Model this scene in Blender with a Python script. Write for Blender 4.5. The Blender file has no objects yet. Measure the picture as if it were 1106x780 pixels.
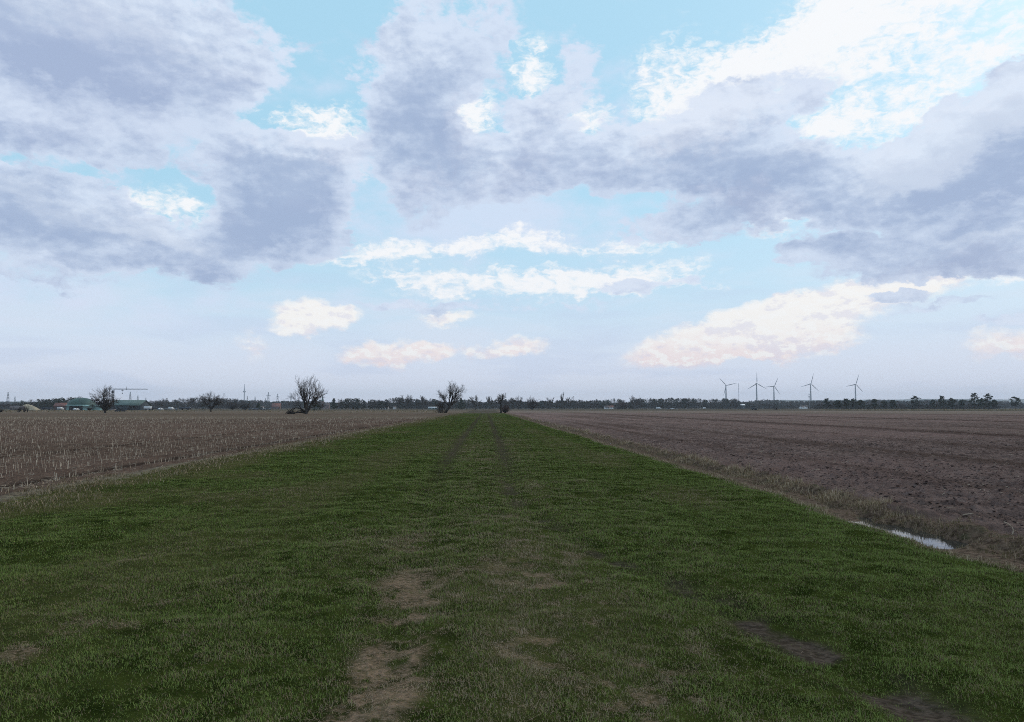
import bpy, math, random
import numpy as np
from mathutils import Vector, Matrix

SC = bpy.context.scene
COL = SC.collection
RAD = math.radians

# ------------------------------------------------------------------ camera
F = 835.0                       # focal length in photograph pixels (1106 wide)
PITCH = math.atan((440.5 - 390.0) / F)
YAW = math.atan((553.0 - 525.0) / F)      # to the right of the strip's direction (+Y)
CAM_H = 1.65
cam_data = bpy.data.cameras.new('camera')
cam_data.sensor_width = 36.0
cam_data.lens = 36.0 * F / 1106.0
cam_data.clip_start = 0.1
cam_data.clip_end = 40000.0
cam = bpy.data.objects.new('camera', cam_data)
cam.location = (0, 0, CAM_H)
cam.rotation_euler = (math.pi / 2 + PITCH, 0, -YAW)
COL.objects.link(cam)
SC.camera = cam
CAM_M = cam.rotation_euler.to_matrix()


def ray(px, py):
    return CAM_M @ Vector(((px - 553.0) / F, -(py - 390.0) / F, -1.0)).normalized()


def azel(px, py):
    d = ray(px, py)
    return math.atan2(d.x, d.y), math.asin(d.z)


def at(px, dist):
    """ground position at photograph column px, dist metres ahead (along +Y)"""
    d = ray(px, 440.5)
    k = dist / d.y
    return d.x * k, dist


def hgt(py_top, dist, py_base=440.5):
    """height above the camera's level plane of photograph row py_top at dist"""
    return (440.5 - py_top) / F * dist * 1.004


# ------------------------------------------------------------------ render settings
SC.render.engine = 'CYCLES'
SC.view_settings.view_transform = 'Standard'
SC.view_settings.look = 'None'
SC.view_settings.gamma = 1.0
SC.view_settings.use_curve_mapping = False
SC.view_settings.exposure = 0.0
SC.cycles.max_bounces = 4
SC.cycles.diffuse_bounces = 2
SC.cycles.glossy_bounces = 2
SC.cycles.transmission_bounces = 2
SC.cycles.volume_bounces = 1
SC.cycles.filter_width = 1.0
SC.cycles.use_denoising = False
SC.cycles.denoiser = 'OPENIMAGEDENOISE'
SC.cycles.denoising_input_passes = 'RGB_ALBEDO_NORMAL'
SC.cycles.denoising_prefilter = 'ACCURATE'
SC.cycles.use_adaptive_sampling = False


def lin(r, g, b):
    """sRGB 0-255 -> linear"""
    o = []
    for c in (r, g, b):
        c = c / 255.0
        o.append(c / 12.92 if c <= 0.04045 else ((c + 0.055) / 1.055) ** 2.4)
    return tuple(o)


# ------------------------------------------------------------------ world: sky texture behind cloud layers
SUN_EL, SUN_AZ = RAD(28), RAD(52)
SKY_STRENGTH = 0.1


class NT:
    """small node-tree builder"""
    def __init__(self, tree):
        self.t = tree

    def node(self, typ, **kw):
        n = self.t.nodes.new(typ)
        for k, v in kw.items():
            setattr(n, k, v)
        return n

    def put(self, sock, v):
        if isinstance(v, bpy.types.NodeSocket):
            self.t.links.new(v, sock)
        else:
            try:
                sock.default_value = v
            except TypeError:
                sock.default_value = tuple(v) + (1.0,)
            except ValueError:
                sock.default_value = tuple(v) + (1.0,)

    def m(self, op, a, b=0.0, c=0.0, clamp=False):
        n = self.node('ShaderNodeMath', operation=op, use_clamp=clamp)
        self.put(n.inputs[0], a); self.put(n.inputs[1], b); self.put(n.inputs[2], c)
        return n.outputs[0]

    def vm(self, op, a, b=(0, 0, 0)):
        n = self.node('ShaderNodeVectorMath', operation=op)
        self.put(n.inputs[0], a)
        if op == 'SCALE':
            self.put(n.inputs['Scale'], b)
        else:
            self.put(n.inputs[1], b)
        return n.outputs['Value'] if op in ('LENGTH', 'DOT_PRODUCT', 'DISTANCE') else n.outputs[0]

    def xyz(self, x, y, z=0.0):
        n = self.node('ShaderNodeCombineXYZ')
        self.put(n.inputs[0], x); self.put(n.inputs[1], y); self.put(n.inputs[2], z)
        return n.outputs[0]

    def noise(self, vec, scale, detail=4.0, rough=0.5, dist=0.0, color=False, dim='3D'):
        n = self.node('ShaderNodeTexNoise', noise_dimensions=dim)
        self.put(n.inputs['Vector'], vec)
        n.inputs['Scale'].default_value = scale
        n.inputs['Detail'].default_value = detail
        n.inputs['Roughness'].default_value = rough
        n.inputs['Distortion'].default_value = dist
        return n.outputs['Color' if color else 'Fac']

    def step(self, v, lo, hi, a=0.0, b=1.0):
        n = self.node('ShaderNodeMapRange', interpolation_type='SMOOTHSTEP')
        self.put(n.inputs['Value'], v)
        self.put(n.inputs['From Min'], lo); self.put(n.inputs['From Max'], hi)
        n.inputs['To Min'].default_value = a; n.inputs['To Max'].default_value = b
        return n.outputs[0]

    def mix(self, f, a, b):
        n = self.node('ShaderNodeMix', data_type='RGBA')
        self.put(n.inputs[0], f); self.put(n.inputs[6], a); self.put(n.inputs[7], b)
        return n.outputs[2]

    def blob(self, vec, loc, rot, scl):
        """1 at the centre of a turned ellipse, 0 at its rim"""
        n = self.node('ShaderNodeMapping', vector_type='TEXTURE')
        self.put(n.inputs['Vector'], vec)
        n.inputs['Location'].default_value = (loc[0], loc[1], 0)
        n.inputs['Rotation'].default_value = (0, 0, rot)
        n.inputs['Scale'].default_value = (scl[0], scl[1], 1)
        g = self.node('ShaderNodeTexGradient', gradient_type='SPHERICAL')
        self.put(g.inputs[0], n.outputs[0])
        return g.outputs['Fac']


world = bpy.data.worlds.new('World')
SC.world = world
world.use_nodes = True
wt = world.node_tree
wt.nodes.clear()
W = NT(wt)
tc = W.node('ShaderNodeTexCoord')
sep = W.node('ShaderNodeSeparateXYZ')
wt.links.new(tc.outputs['Generated'], sep.inputs[0])
az = W.m('ARCTAN2', sep.outputs[0], sep.outputs[1])
el = W.m('ARCSINE', sep.outputs[2])
P0 = W.xyz(az, el)
DIR = tc.outputs['Generated']

sky = W.node('ShaderNodeTexSky', sky_type='NISHITA')
sky.sun_disc = False
sky.sun_elevation = SUN_EL
sky.sun_rotation = SUN_AZ
sky.altitude = 50
sky.air_density = 1.0
sky.dust_density = 2.0
sky.ozone_density = 1.5


def sk(r, g, b):
    c = lin(r, g, b)
    return tuple(x / SKY_STRENGTH for x in c)


# coordinates for cloud texture: bearing and elevation, flattened towards the skyline
flat = W.xyz(az, W.m('MULTIPLY', el, 1.9), 0.37)
warp_lo = W.vm('SUBTRACT', W.noise(flat, 5.0, 3, 0.5, color=True, dim='2D'), (0.5, 0.5, 0.5))
warp_hi = W.vm('SUBTRACT', W.noise(flat, 22.0, 5, 0.6, color=True, dim='2D'), (0.5, 0.5, 0.5))
PW = W.vm('ADD', P0, W.vm('ADD', W.vm('SCALE', warp_lo, 0.055), W.vm('SCALE', warp_hi, 0.042)))
n_big = W.noise(flat, 4.0, 4, 0.5, dim='2D')
n_mid = W.noise(flat, 13.0, 8, 0.58, dim='2D')
n_fin = W.noise(flat, 42.0, 6, 0.62, dim='2D')
n_up = W.noise(W.vm('ADD', flat, (0.006, 0.030, 0.0)), 13.0, 8, 0.58, dim='2D')
relief = W.m('SUBTRACT', n_up, n_mid)          # tops lit, undersides grey
n_fup = W.noise(W.vm('ADD', flat, (0.003, 0.012, 0.0)), 42.0, 5, 0.6, dim='2D')
relief_f = W.m('SUBTRACT', n_fup, n_fin)
bandn = W.noise(W.vm('ADD', W.xyz(az, W.m('MULTIPLY', el, 5.5), 3.3), W.vm('SCALE', warp_lo, 0.12)), 5.0, 6, 0.55, dim='2D')


def puffs(scale, smooth, seed):
    n = W.node('ShaderNodeTexVoronoi', feature='SMOOTH_F1', voronoi_dimensions='2D')
    W.put(n.inputs['Vector'], W.vm('ADD', W.xyz(W.m('ADD', az, seed), W.m('MULTIPLY', el, 1.3)), W.vm('SCALE', warp_hi, 0.05)))
    n.inputs['Scale'].default_value = scale
    n.inputs['Smoothness'].default_value = smooth
    n.inputs['Detail'].default_value = 2.5
    n.inputs['Roughness'].default_value = 0.55
    n.normalize = True
    return W.m('SUBTRACT', 0.40, n.outputs['Distance'])


puff_a = puffs(17.0, 0.5, 1.7)
puff_b = puffs(48.0, 0.5, 4.4)


def field(items, vec, k=1.0):
    """sum of ellipses: (px, py, rx, ry, turn in degrees, weight), in photograph pixels around the bearing they stand at"""
    acc = None
    for (px, py, rx, ry, rot, w) in items:
        b = W.blob(vec, azel(px, py), RAD(rot), (rx * k / F, ry * k / F))
        if w != 1.0:
            b = W.m('MULTIPLY', b, w)
        acc = b if acc is None else W.m('ADD', acc, b)
    return acc


def texture(base, amt_mid, amt_fin):
    t = W.m('MULTIPLY', W.m('SUBTRACT', n_mid, 0.5), amt_mid)
    t2 = W.m('MULTIPLY', W.m('SUBTRACT', n_fin, 0.5), amt_fin)
    return W.m('ADD', base, W.m('ADD', t, t2))


# clear air
elc = W.m('MAXIMUM', el, 0.0)
col = W.mix(0.8, sky.outputs[0], sk(182, 231, 255))
hz = W.step(elc, 0.0, 0.30, 1.0, 0.0)
col = W.mix(W.m('MULTIPLY', hz, 0.95), col, sk(212, 232, 250))
hz2 = W.step(elc, 0.0, 0.16, 1.0, 0.0)
col = W.mix(W.m('MULTIPLY', hz2, 0.9), col, sk(231, 234, 250))

col = W.mix(W.m('MULTIPLY', W.step(bandn, 0.42, 0.68), W.step(elc, 0.02, 0.30, 0.55, 0.0)), col, sk(225, 233, 248))
col = W.mix(W.m('MULTIPLY', W.step(bandn, 0.48, 0.30), W.step(elc, 0.03, 0.28, 0.4, 0.0)), col, sk(200, 214, 240))
# thin veil
out_side = W.m('MAXIMUM', W.step(W.m('ABSOLUTE', az), 0.60, 0.85), W.step(el, 0.50, 0.75))
VEIL = [(80, 130, 200, 90, 0, 0.6), (520, 235, 300, 60, 0, 0.9), (80, 320, 420, 50, 0, 0.6), (590, 140, 240, 90, 10, 0.6),
        (100, 60, 300, 100, 0, 0.7), (1000, 220, 250, 80, 10, 0.4)]
v = field(VEIL, PW)
v = W.step(W.m('ADD', v, W.m('MULTIPLY', W.m('SUBTRACT', n_mid, 0.5), 1.2)), 0.12, 0.85)
col = W.mix(W.m('MULTIPLY', v, 0.72), col, sk(221, 229, 250))
v2 = W.m('MULTIPLY', W.step(W.m('ADD', n_big, W.m('MULTIPLY', n_mid, 0.4)), 0.60, 0.95), 0.85)
col = W.mix(W.m('MULTIPLY', v2, out_side), col, sk(205, 214, 238))

# bright white clouds, high up
WHITE = [(845, 72, 190, 46, 24, 0.92), (960, 20, 190, 36, 12, 0.78), (740, 95, 62, 60, 45, 0.8), (1020, 95, 150, 60, 12, 0.62), (905, 135, 70, 22, 0, 0.6),
         (335, 152, 90, 20, 3, 0.85), (340, 125, 75, 12, 0, 0.6), (376, 170, 30, 24, -40, 1.1), (505, 125, 34, 34, 50, 0.9), (575, 80, 34, 30, 60, 0.8),
         (625, 128, 36, 20, 10, 1.1), (425, 272, 85, 15, 7, 1.0), (440, 298, 60, 9, 0, 0.7), (555, 263, 70, 12, 2, 0.8), (690, 258, 75, 13, 3, 0.7),
         (625, 300, 150, 17, 3, 0.9), (700, 310, 90, 10, -2, 0.7), (180, 225, 62, 16, 0, 0.65), (480, 190, 70, 22, 10, 0.6), (795, 212, 70, 20, -10, 0.6),
         (830, 235, 45, 18, 0, 0.6), (1075, 280, 60, 16, 8, 0.7), (1098, 298, 30, 14, 0, 0.7), (540, 310, 150, 22, 0, 0.4), (560, 180, 46, 26, 30, 0.6)]
cell = W.noise(W.vm('ADD', W.xyz(az, W.m('MULTIPLY', el, 2.2), 2.1), W.vm('SCALE', warp_hi, 0.04)), 70.0, 4, 0.6, dim='2D')
wf0 = field(WHITE, PW, 1.25)
wf = texture(wf0, 1.5, 0.9)
wf = W.m('ADD', wf, W.m('ADD', W.m('MULTIPLY', W.m('SUBTRACT', cell, 0.5), 1.2), W.m('MULTIPLY', puff_b, 1.3)))
wa = W.m('MULTIPLY', W.step(wf, 0.10, 1.05), W.step(wf0, 0.0, 0.35))
col = W.mix(W.m('MULTIPLY', wa, 0.96), col, sk(252, 253, 255))

# sunlit cumulus low over the skyline, cream on top and rosy below
CREAM = [(332, 347, 42, 20, 0, 1.7), (365, 345, 26, 12, 0, 0.9), (425, 383, 64, 15, 2, 1.2), (470, 378, 24, 10, 0, 0.8), (558, 374, 36, 14, 6, 1.15),
         (485, 344, 46, 8, 5, 0.8), (275, 376, 22, 18, 0, 0.55), (860, 345, 170, 27, 13, 1.9), (950, 318, 85, 16, 13, 1.9), (990, 307, 36, 8, 13, 1.0), (845, 368, 78, 22, 3, 1.9),
         (770, 372, 90, 22, 3, 0.8), (1085, 372, 45, 22, 0, 0.6), (995, 283, 20, 5, 0, 0.3), (520, 380, 60, 8, 0, 0.5)]
PC = W.vm('ADD', P0, W.vm('ADD', W.vm('SCALE', warp_lo, 0.03), W.vm('SCALE', warp_hi, 0.028)))
cf0 = field(CREAM, PC, 1.15)
cf = texture(cf0, 0.9, 0.5)
cf = W.m('ADD', cf, W.m('ADD', W.m('MULTIPLY', puff_a, 0.35), W.m('MULTIPLY', puff_b, 0.7)))
ca = W.m('MULTIPLY', W.step(cf, 0.16, 0.85), W.step(cf0, 0.0, 0.35))
warm = W.step(W.m('ADD', el, W.m('MULTIPLY', W.m('SUBTRACT', n_fin, 0.5), 0.06)), 0.045, 0.105)
ccol = W.mix(warm, sk(249, 232, 232), sk(255, 252, 248))
ccol = W.mix(W.step(W.m('ADD', relief, W.m('MULTIPLY', relief_f, 1.0)), -0.02, 0.22, 0.0, 0.5), ccol, sk(222, 221, 238))
ccol = W.mix(W.step(relief_f, -0.03, -0.12, 0.0, 0.8), ccol, sk(255, 254, 252))
col = W.mix(W.m('MULTIPLY', ca, 0.93), col, ccol)

# grey clouds in front, lavender in their thick parts
DARK = [(120, 70, 260, 95, -8, 0.8), (95, 45, 240, 75, -8, 0.7), (215, 95, 130, 50, -10, 0.5), (60, 150, 200, 40, 0, 0.62), (40, 20, 120, 50, 0, 0.5),
        (95, 240, 190, 46, -9, 1.15), (190, 262, 60, 20, -8, 0.6), (50, 283, 120, 22, -3, 0.8), (10, 215, 90, 30, 0, 0.5),
        (298, 206, 90, 66, 15, 1.6), (318, 245, 66, 40, 0, 0.8), (250, 285, 52, 26, 0, 0.85), (345, 190, 50, 40, 0, 0.5),
        (445, 130, 84, 92, 0, 0.95), (480, 60, 90, 66, 30, 0.55), (470, 180, 90, 40, 0, 0.6), (585, 165, 95, 62, 10, 1.05), (615, 110, 70, 60, 30, 0.6),
        (760, 165, 150, 60, -5, 1.1), (690, 180, 90, 42, 0, 0.6), (850, 180, 95, 36, -6, 0.7), (770, 236, 110, 20, 2, 0.85), (810, 120, 90, 32, 12, 0.45),
        (1030, 172, 150, 44, 17, 1.4), (1100, 145, 100, 52, 20, 1.0), (960, 212, 100, 26, 5, 0.7), (1060, 258, 130, 32, 6, 1.05), (1090, 285, 90, 16, 0, 0.5),
        (895, 265, 46, 19, 0, 0.85), (985, 327, 26, 8, 5, 0.72), (1005, 340, 50, 6, 5, 0.3), (440, 333, 60, 10, 0, 0.45), (1090, 353, 40, 7, 5, 0.5), (560, 330, 90, 8, 2, 0.3),
        (690, 310, 80, 8, 0, 0.35)]
df0 = W.m('POWER', field(DARK, PW, 1.16), 0.75)
df = texture(df0, 0.9, 0.35)
df = W.m('ADD', df, W.m('ADD', W.m('MULTIPLY', puff_a, 1.0), W.m('MULTIPLY', puff_b, 0.6)))
GAPS = [(335, 130, 90, 34, 10, 1.5), (396, 235, 34, 70, 15, 0.8), (205, 170, 36, 60, -35, 0.8), (205, 250, 30, 26, 0, .6), (300, 300, 60, 22, 0, .8), (640, 225, 120, 20, 0, .8), (900, 130, 90, 22, 15, .8), (505, 120, 34, 34, 40, .9), (625, 128, 42, 22, 8, .9), (330, 100, 80, 40, 20, .8), (160, 220, 70, 16, 0, .8), (575, 75, 40, 30, 50, .8),
        (680, 95, 60, 60, 0, .7), (20, 110, 70, 14, -10, .5), (110, 190, 110, 12, -5, .6), (120, 300, 200, 14, -4, .5), (930, 150, 60, 16, 10, .5), (900, 240, 80, 14, 0, .5)]
df = W.m('SUBTRACT', df, field(GAPS, PW, 1.2))
df_up = W.m('POWER', field(DARK, W.vm('ADD', PW, (0.0, 0.034, 0.0)), 1.16), 0.75)
crest = W.m('SUBTRACT', df0, df_up)            # > 0 on the upper side of a cloud, < 0 on its base
gen = W.m('MULTIPLY', W.m('MULTIPLY', W.step(n_big, 0.46, 0.62), out_side), 0.7)
df = W.m('ADD', df, gen)
da = W.m('MULTIPLY', W.step(df, 0.18, 0.52), W.m('MAXIMUM', W.step(df0, 0.0, 0.22), out_side))
core = W.step(W.m('ADD', W.m('ADD', df, W.m('MULTIPLY', W.m('SUBTRACT', n_mid, 0.5), 0.7)), W.m('ADD', W.m('MULTIPLY', W.m('SUBTRACT', n_big, 0.5), 1.2), W.m('ADD', W.m('MULTIPLY', relief, 1.5), W.m('MULTIPLY', relief_f, 0.8)))), 0.15, 1.70)
core = W.m('SUBTRACT', core, W.m('MULTIPLY', crest, 0.42), 0.0, True)
dcol = W.mix(core, sk(217, 229, 248), sk(163, 180, 212))
dcol = W.mix(W.m('MULTIPLY', W.step(W.m('ADD', crest, W.m('MULTIPLY', relief_f, -0.4)), 0.18, 0.70), 0.38), dcol, sk(236, 243, 254))
col = W.mix(W.m('MULTIPLY', da, 0.93), col, dcol)

# below the skyline: what the ground sheet covers anyway
col = W.mix(W.step(el, -0.08, -0.01, 1.0, 0.0), col, sk(120, 120, 125))
bg = W.node('ShaderNodeBackground')
W.put(bg.inputs['Color'], col)
bg.inputs['Strength'].default_value = SKY_STRENGTH
wo = W.node('ShaderNodeOutputWorld')
wt.links.new(bg.outputs[0], wo.inputs['Surface'])
world.cycles.sampling_method = 'MANUAL'
world.cycles.sample_map_resolution = 512

# ------------------------------------------------------------------ sun: soft, behind cloud
sun_data = bpy.data.lights.new('sun', 'SUN')
sun_data.energy = 1.5
sun_data.angle = RAD(14)
sun_data.color = (1.0, 0.90, 0.76)
sun = bpy.data.objects.new('sun', sun_data)
sd = Vector((math.sin(SUN_AZ) * math.cos(SUN_EL), math.cos(SUN_AZ) * math.cos(SUN_EL), math.sin(SUN_EL)))
sun.rotation_euler = sd.to_track_quat('Z', 'Y').to_euler()
COL.objects.link(sun)

# ------------------------------------------------------------------ helpers: noise, meshes, tags, materials
RNG = np.random.default_rng(7)
random.seed(11)


def vnoise(x, y, seed=0):
    x = np.asarray(x, dtype=np.float64); y = np.asarray(y, dtype=np.float64)
    xi = np.floor(x); yi = np.floor(y)
    fx = x - xi; fy = y - yi
    fx = fx * fx * (3 - 2 * fx); fy = fy * fy * (3 - 2 * fy)

    def h(a, b):
        n = (a.astype(np.int64) * 374761393 + b.astype(np.int64) * 668265263 + seed * 974634777) & 0xFFFFFFFF
        n = ((n ^ (n >> 13)) * 1274126177) & 0xFFFFFFFF
        n = (n ^ (n >> 16)) & 0xFFFFFF
        return n / float(0xFFFFFF)
    a = h(xi, yi); b = h(xi + 1, yi); c = h(xi, yi + 1); d = h(xi + 1, yi + 1)
    return (a * (1 - fx) + b * fx) * (1 - fy) + (c * (1 - fx) + d * fx) * fy


def fbm(x, y, seed=0, oct=4, gain=0.5):
    t = 0.0; amp = 1.0; tot = 0.0
    for i in range(oct):
        t = t + amp * vnoise(x * 2 ** i + 17.3 * i, y * 2 ** i - 9.1 * i, seed + i)
        tot += amp; amp *= gain
    return t / tot


def sstep(v, a, b):
    t = np.clip((v - a) / (b - a), 0, 1)
    return t * t * (3 - 2 * t)


def mesh_np(name, verts, faces, mat=None, attrs=None, smooth=False, parent=None, fsize=None):
    """verts (N,3); faces (M,k) array, or a flat loop list plus fsize per face"""
    verts = np.asarray(verts, dtype=np.float32)
    me = bpy.data.meshes.new(name)
    me.vertices.add(len(verts))
    me.vertices.foreach_set('co', verts.ravel())
    if fsize is None:
        faces = np.asarray(faces, dtype=np.int32)
        k = faces.shape[1]; n = len(faces)
        loops = faces.ravel(); tot = np.full(n, k, dtype=np.int32)
    else:
        loops = np.asarray(faces, dtype=np.int32); tot = np.asarray(fsize, dtype=np.int32); n = len(tot)
    start = np.concatenate(([0], np.cumsum(tot)[:-1])).astype(np.int32)
    me.loops.add(len(loops))
    me.loops.foreach_set('vertex_index', loops)
    me.polygons.add(n)
    me.polygons.foreach_set('loop_start', start)
    me.polygons.foreach_set('loop_total', tot)
    if smooth:
        me.polygons.foreach_set('use_smooth', np.ones(n, dtype=bool))
    me.update(calc_edges=True)
    for k_, v_ in (attrs or {}).items():
        a = me.attributes.new(k_, 'FLOAT', 'POINT')
        a.data.foreach_set('value', np.asarray(v_, dtype=np.float32).ravel())
    if mat:
        me.materials.append(mat)
    o = bpy.data.objects.new(name, me)
    COL.objects.link(o)
    if parent is not None:
        o.parent = parent
    return o


def tag(o, label=None, cat=None, group=None, kind=None):
    if label: o['label'] = label
    if cat: o['category'] = cat
    if group: o['group'] = group
    if kind: o['kind'] = kind
    return o


def root(name, label, cat, loc, rz=0.0, group=None):
    o = bpy.data.objects.new(name, None)
    o.empty_display_size = 0.3
    COL.objects.link(o)
    o.location = loc
    o.rotation_euler = (0, 0, rz)
    return tag(o, label, cat, group)


class MB:
    """collects boxes, tubes, prisms; build() links them as one mesh object"""
    def __init__(self):
        self.v = []; self.f = []; self.n = 0

    def add(self, vs, fs):
        b = self.n
        self.v.extend([tuple(p) for p in vs]); self.n += len(vs)
        self.f.extend([tuple(i + b for i in f) for f in fs])

    def box(self, c, s, rz=0.0, ry=0.0):
        m = Matrix.Rotation(rz, 3, 'Z') @ Matrix.Rotation(ry, 3, 'Y')
        vs = []
        for x in (-.5, .5):
            for y in (-.5, .5):
                for z in (-.5, .5):
                    vs.append(m @ Vector((x * s[0], y * s[1], z * s[2])) + Vector(c))
        self.add(vs, [(0, 1, 3, 2), (4, 6, 7, 5), (0, 4, 5, 1), (2, 3, 7, 6), (0, 2, 6, 4), (1, 5, 7, 3)])
        return self

    def tube(self, pts, radii, n=6, cap=True):
        pts = [Vector(p) for p in pts]
        rings = []
        for i, p in enumerate(pts):
            d = (pts[min(i + 1, len(pts) - 1)] - pts[max(i - 1, 0)]).normalized()
            a = d.orthogonal().normalized(); b = d.cross(a)
            if rings and i:
                a0 = self._a - d * self._a.dot(d)
                if a0.length > 1e-6:
                    a = a0.normalized(); b = d.cross(a)
            self._a = a
            rings.append([p + (a * math.cos(2 * math.pi * k / n) + b * math.sin(2 * math.pi * k / n)) * radii[i] for k in range(n)])
        vs = [q for r in rings for q in r]
        fs = []
        for i in range(len(rings) - 1):
            for k in range(n):
                fs.append((i * n + k, i * n + (k + 1) % n, (i + 1) * n + (k + 1) % n, (i + 1) * n + k))
        if cap:
            fs.append(tuple(reversed(range(n))))
            fs.append(tuple((len(rings) - 1) * n + k for k in range(n)))
        self.add(vs, fs)
        return self

    def lathe(self, c, prof, n=24):
        """prof: (radius, z) pairs from bottom to top"""
        vs = []; fs = []
        for r, z in prof:
            for k in range(n):
                a = 2 * math.pi * k / n
                vs.append((c[0] + r * math.cos(a), c[1] + r * math.sin(a), c[2] + z))
        for i in range(len(prof) - 1):
            for k in range(n):
                fs.append((i * n + k, i * n + (k + 1) % n, (i + 1) * n + (k + 1) % n, (i + 1) * n + k))
        self.add(vs, fs)
        return self

    def gable(self, c, L, Wd, h, over=0.0, thick=0.25):
        """pitched roof slab pair: ridge along local x; c = centre at eave height"""
        for s in (-1, 1):
            y0, y1 = s * (Wd / 2 + over), 0.0
            z0 = -over * h / (Wd / 2)
            xs = (-L / 2 - over, L / 2 + over)
            vs = [(c[0] + x, c[1] + y, c[2] + z + t) for t in (0, thick) for x in xs for (y, z) in ((y0, z0), (y1, h))]
            self.add(vs, [(0, 1, 3, 2), (4, 6, 7, 5), (0, 2, 6, 4), (1, 5, 7, 3), (0, 4, 5, 1), (2, 3, 7, 6)])
        return self

    def gable_wall(self, c, L, Wd, hw, hr):
        """walls with two pointed ends, closed at the bottom edge"""
        x0, x1, y0, y1 = c[0] - L / 2, c[0] + L / 2, c[1] - Wd / 2, c[1] + Wd / 2
        z = c[2]
        vs = []
        for x in (x0, x1):
            vs += [(x, y0, z), (x, y1, z), (x, y1, z + hw), (x, c[1], z + hw + hr), (x, y0, z + hw)]
        self.add(vs, [(0, 1, 2, 3, 4), (5, 9, 8, 7, 6), (0, 4, 9, 5), (1, 6, 7, 2)])
        return self

    def build(self, name, mat, parent=None, smooth=False):
        flat = [i for f in self.f for i in f]
        return mesh_np(name, np.array(self.v), flat, mat, smooth=smooth, parent=parent, fsize=[len(f) for f in self.f])


def material(name, rough=0.9, spec=0.2):
    m = bpy.data.materials.new(name)
    m.use_nodes = True
    t = NT(m.node_tree)
    b = m.node_tree.nodes['Principled BSDF']
    b.inputs['Roughness'].default_value = rough
    b.inputs['Specular IOR Level'].default_value = spec
    return m, t, b


def attr(t, name):
    n = t.node('ShaderNodeAttribute', attribute_name=name)
    return n.outputs['Fac']


def pos(t):
    return t.node('ShaderNodeNewGeometry').outputs['Position']


def island(t):
    return t.node('ShaderNodeNewGeometry').outputs['Random Per Island']


def bump(t, b, height, strength, dist):
    n = t.node('ShaderNodeBump')
    t.put(n.inputs['Height'], height)
    n.inputs['Strength'].default_value = strength
    n.inputs['Distance'].default_value = dist
    t.t.links.new(n.outputs[0], b.inputs['Normal'])


def plain(name, c, rough=0.8, var=0.25, scale=1.0, spec=0.2, metal=0.0):
    """one colour broken up by weathering noise in object space"""
    m, t, b = material(name, rough, spec)
    tcn = t.node('ShaderNodeTexCoord').outputs['Object']
    n = t.noise(tcn, scale, 5, 0.6)
    k = t.step(n, 0.3, 0.7)
    t.put(b.inputs['Base Color'], t.mix(k, tuple(x * (1 - var) for x in c), tuple(min(1, x * (1 + var)) for x in c)))
    b.inputs['Metallic'].default_value = metal
    return m


# ------------------------------------------------------------------ layout of the land (metres; +Y is along the grass strip)
def x_left(y):
    return -8.4 + 0.5 * (fbm(y * 0.12, y * 0 + 3.1, 21, 3) - 0.5) * 2


def x_right(y):
    return 5.55 + 0.28 * (fbm(y * 0.22, y * 0 + 1.7, 31, 3) - 0.5) * 2 + 0.22 * (fbm(y * 1.3, y * 0 + 8.7, 33, 3) - 0.5) * 2


STRIP_END = 228.0


def ditch_w(y):
    return 1.15 + 0.25 * (vnoise(y * 0.3, y * 0 + 5.5, 41) - 0.5) * 2


def track_r(y):      # right-hand wheel line of the strip
    ys = [0, 4.0, 5.5, 8.0, 9.4, 11.9, 13.9, 20, 35, 70, 240]
    xs = [2.75, 2.45, 2.3, 1.6, 1.25, 0.75, 0.5, 0.55, 0.66, 0.62, 0.6]
    return np.interp(y, ys, xs)


def track_m(y):      # worn line between, towards the camera
    ys = [0, 3.5, 5.0, 7.0, 10, 14, 240]
    xs = [1.5, 1.35, 1.15, 0.95, 0.7, 0.5, 0.6]
    return np.interp(y, ys, xs)


def track_l(y):
    ys = [0, 4.0, 4.9, 6.6, 12.6, 20, 38, 240]
    xs = [-0.7, -0.72, -0.62, -0.66, -1.06, -1.2, -1.28, -1.15]
    return np.interp(y, ys, xs)


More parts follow.
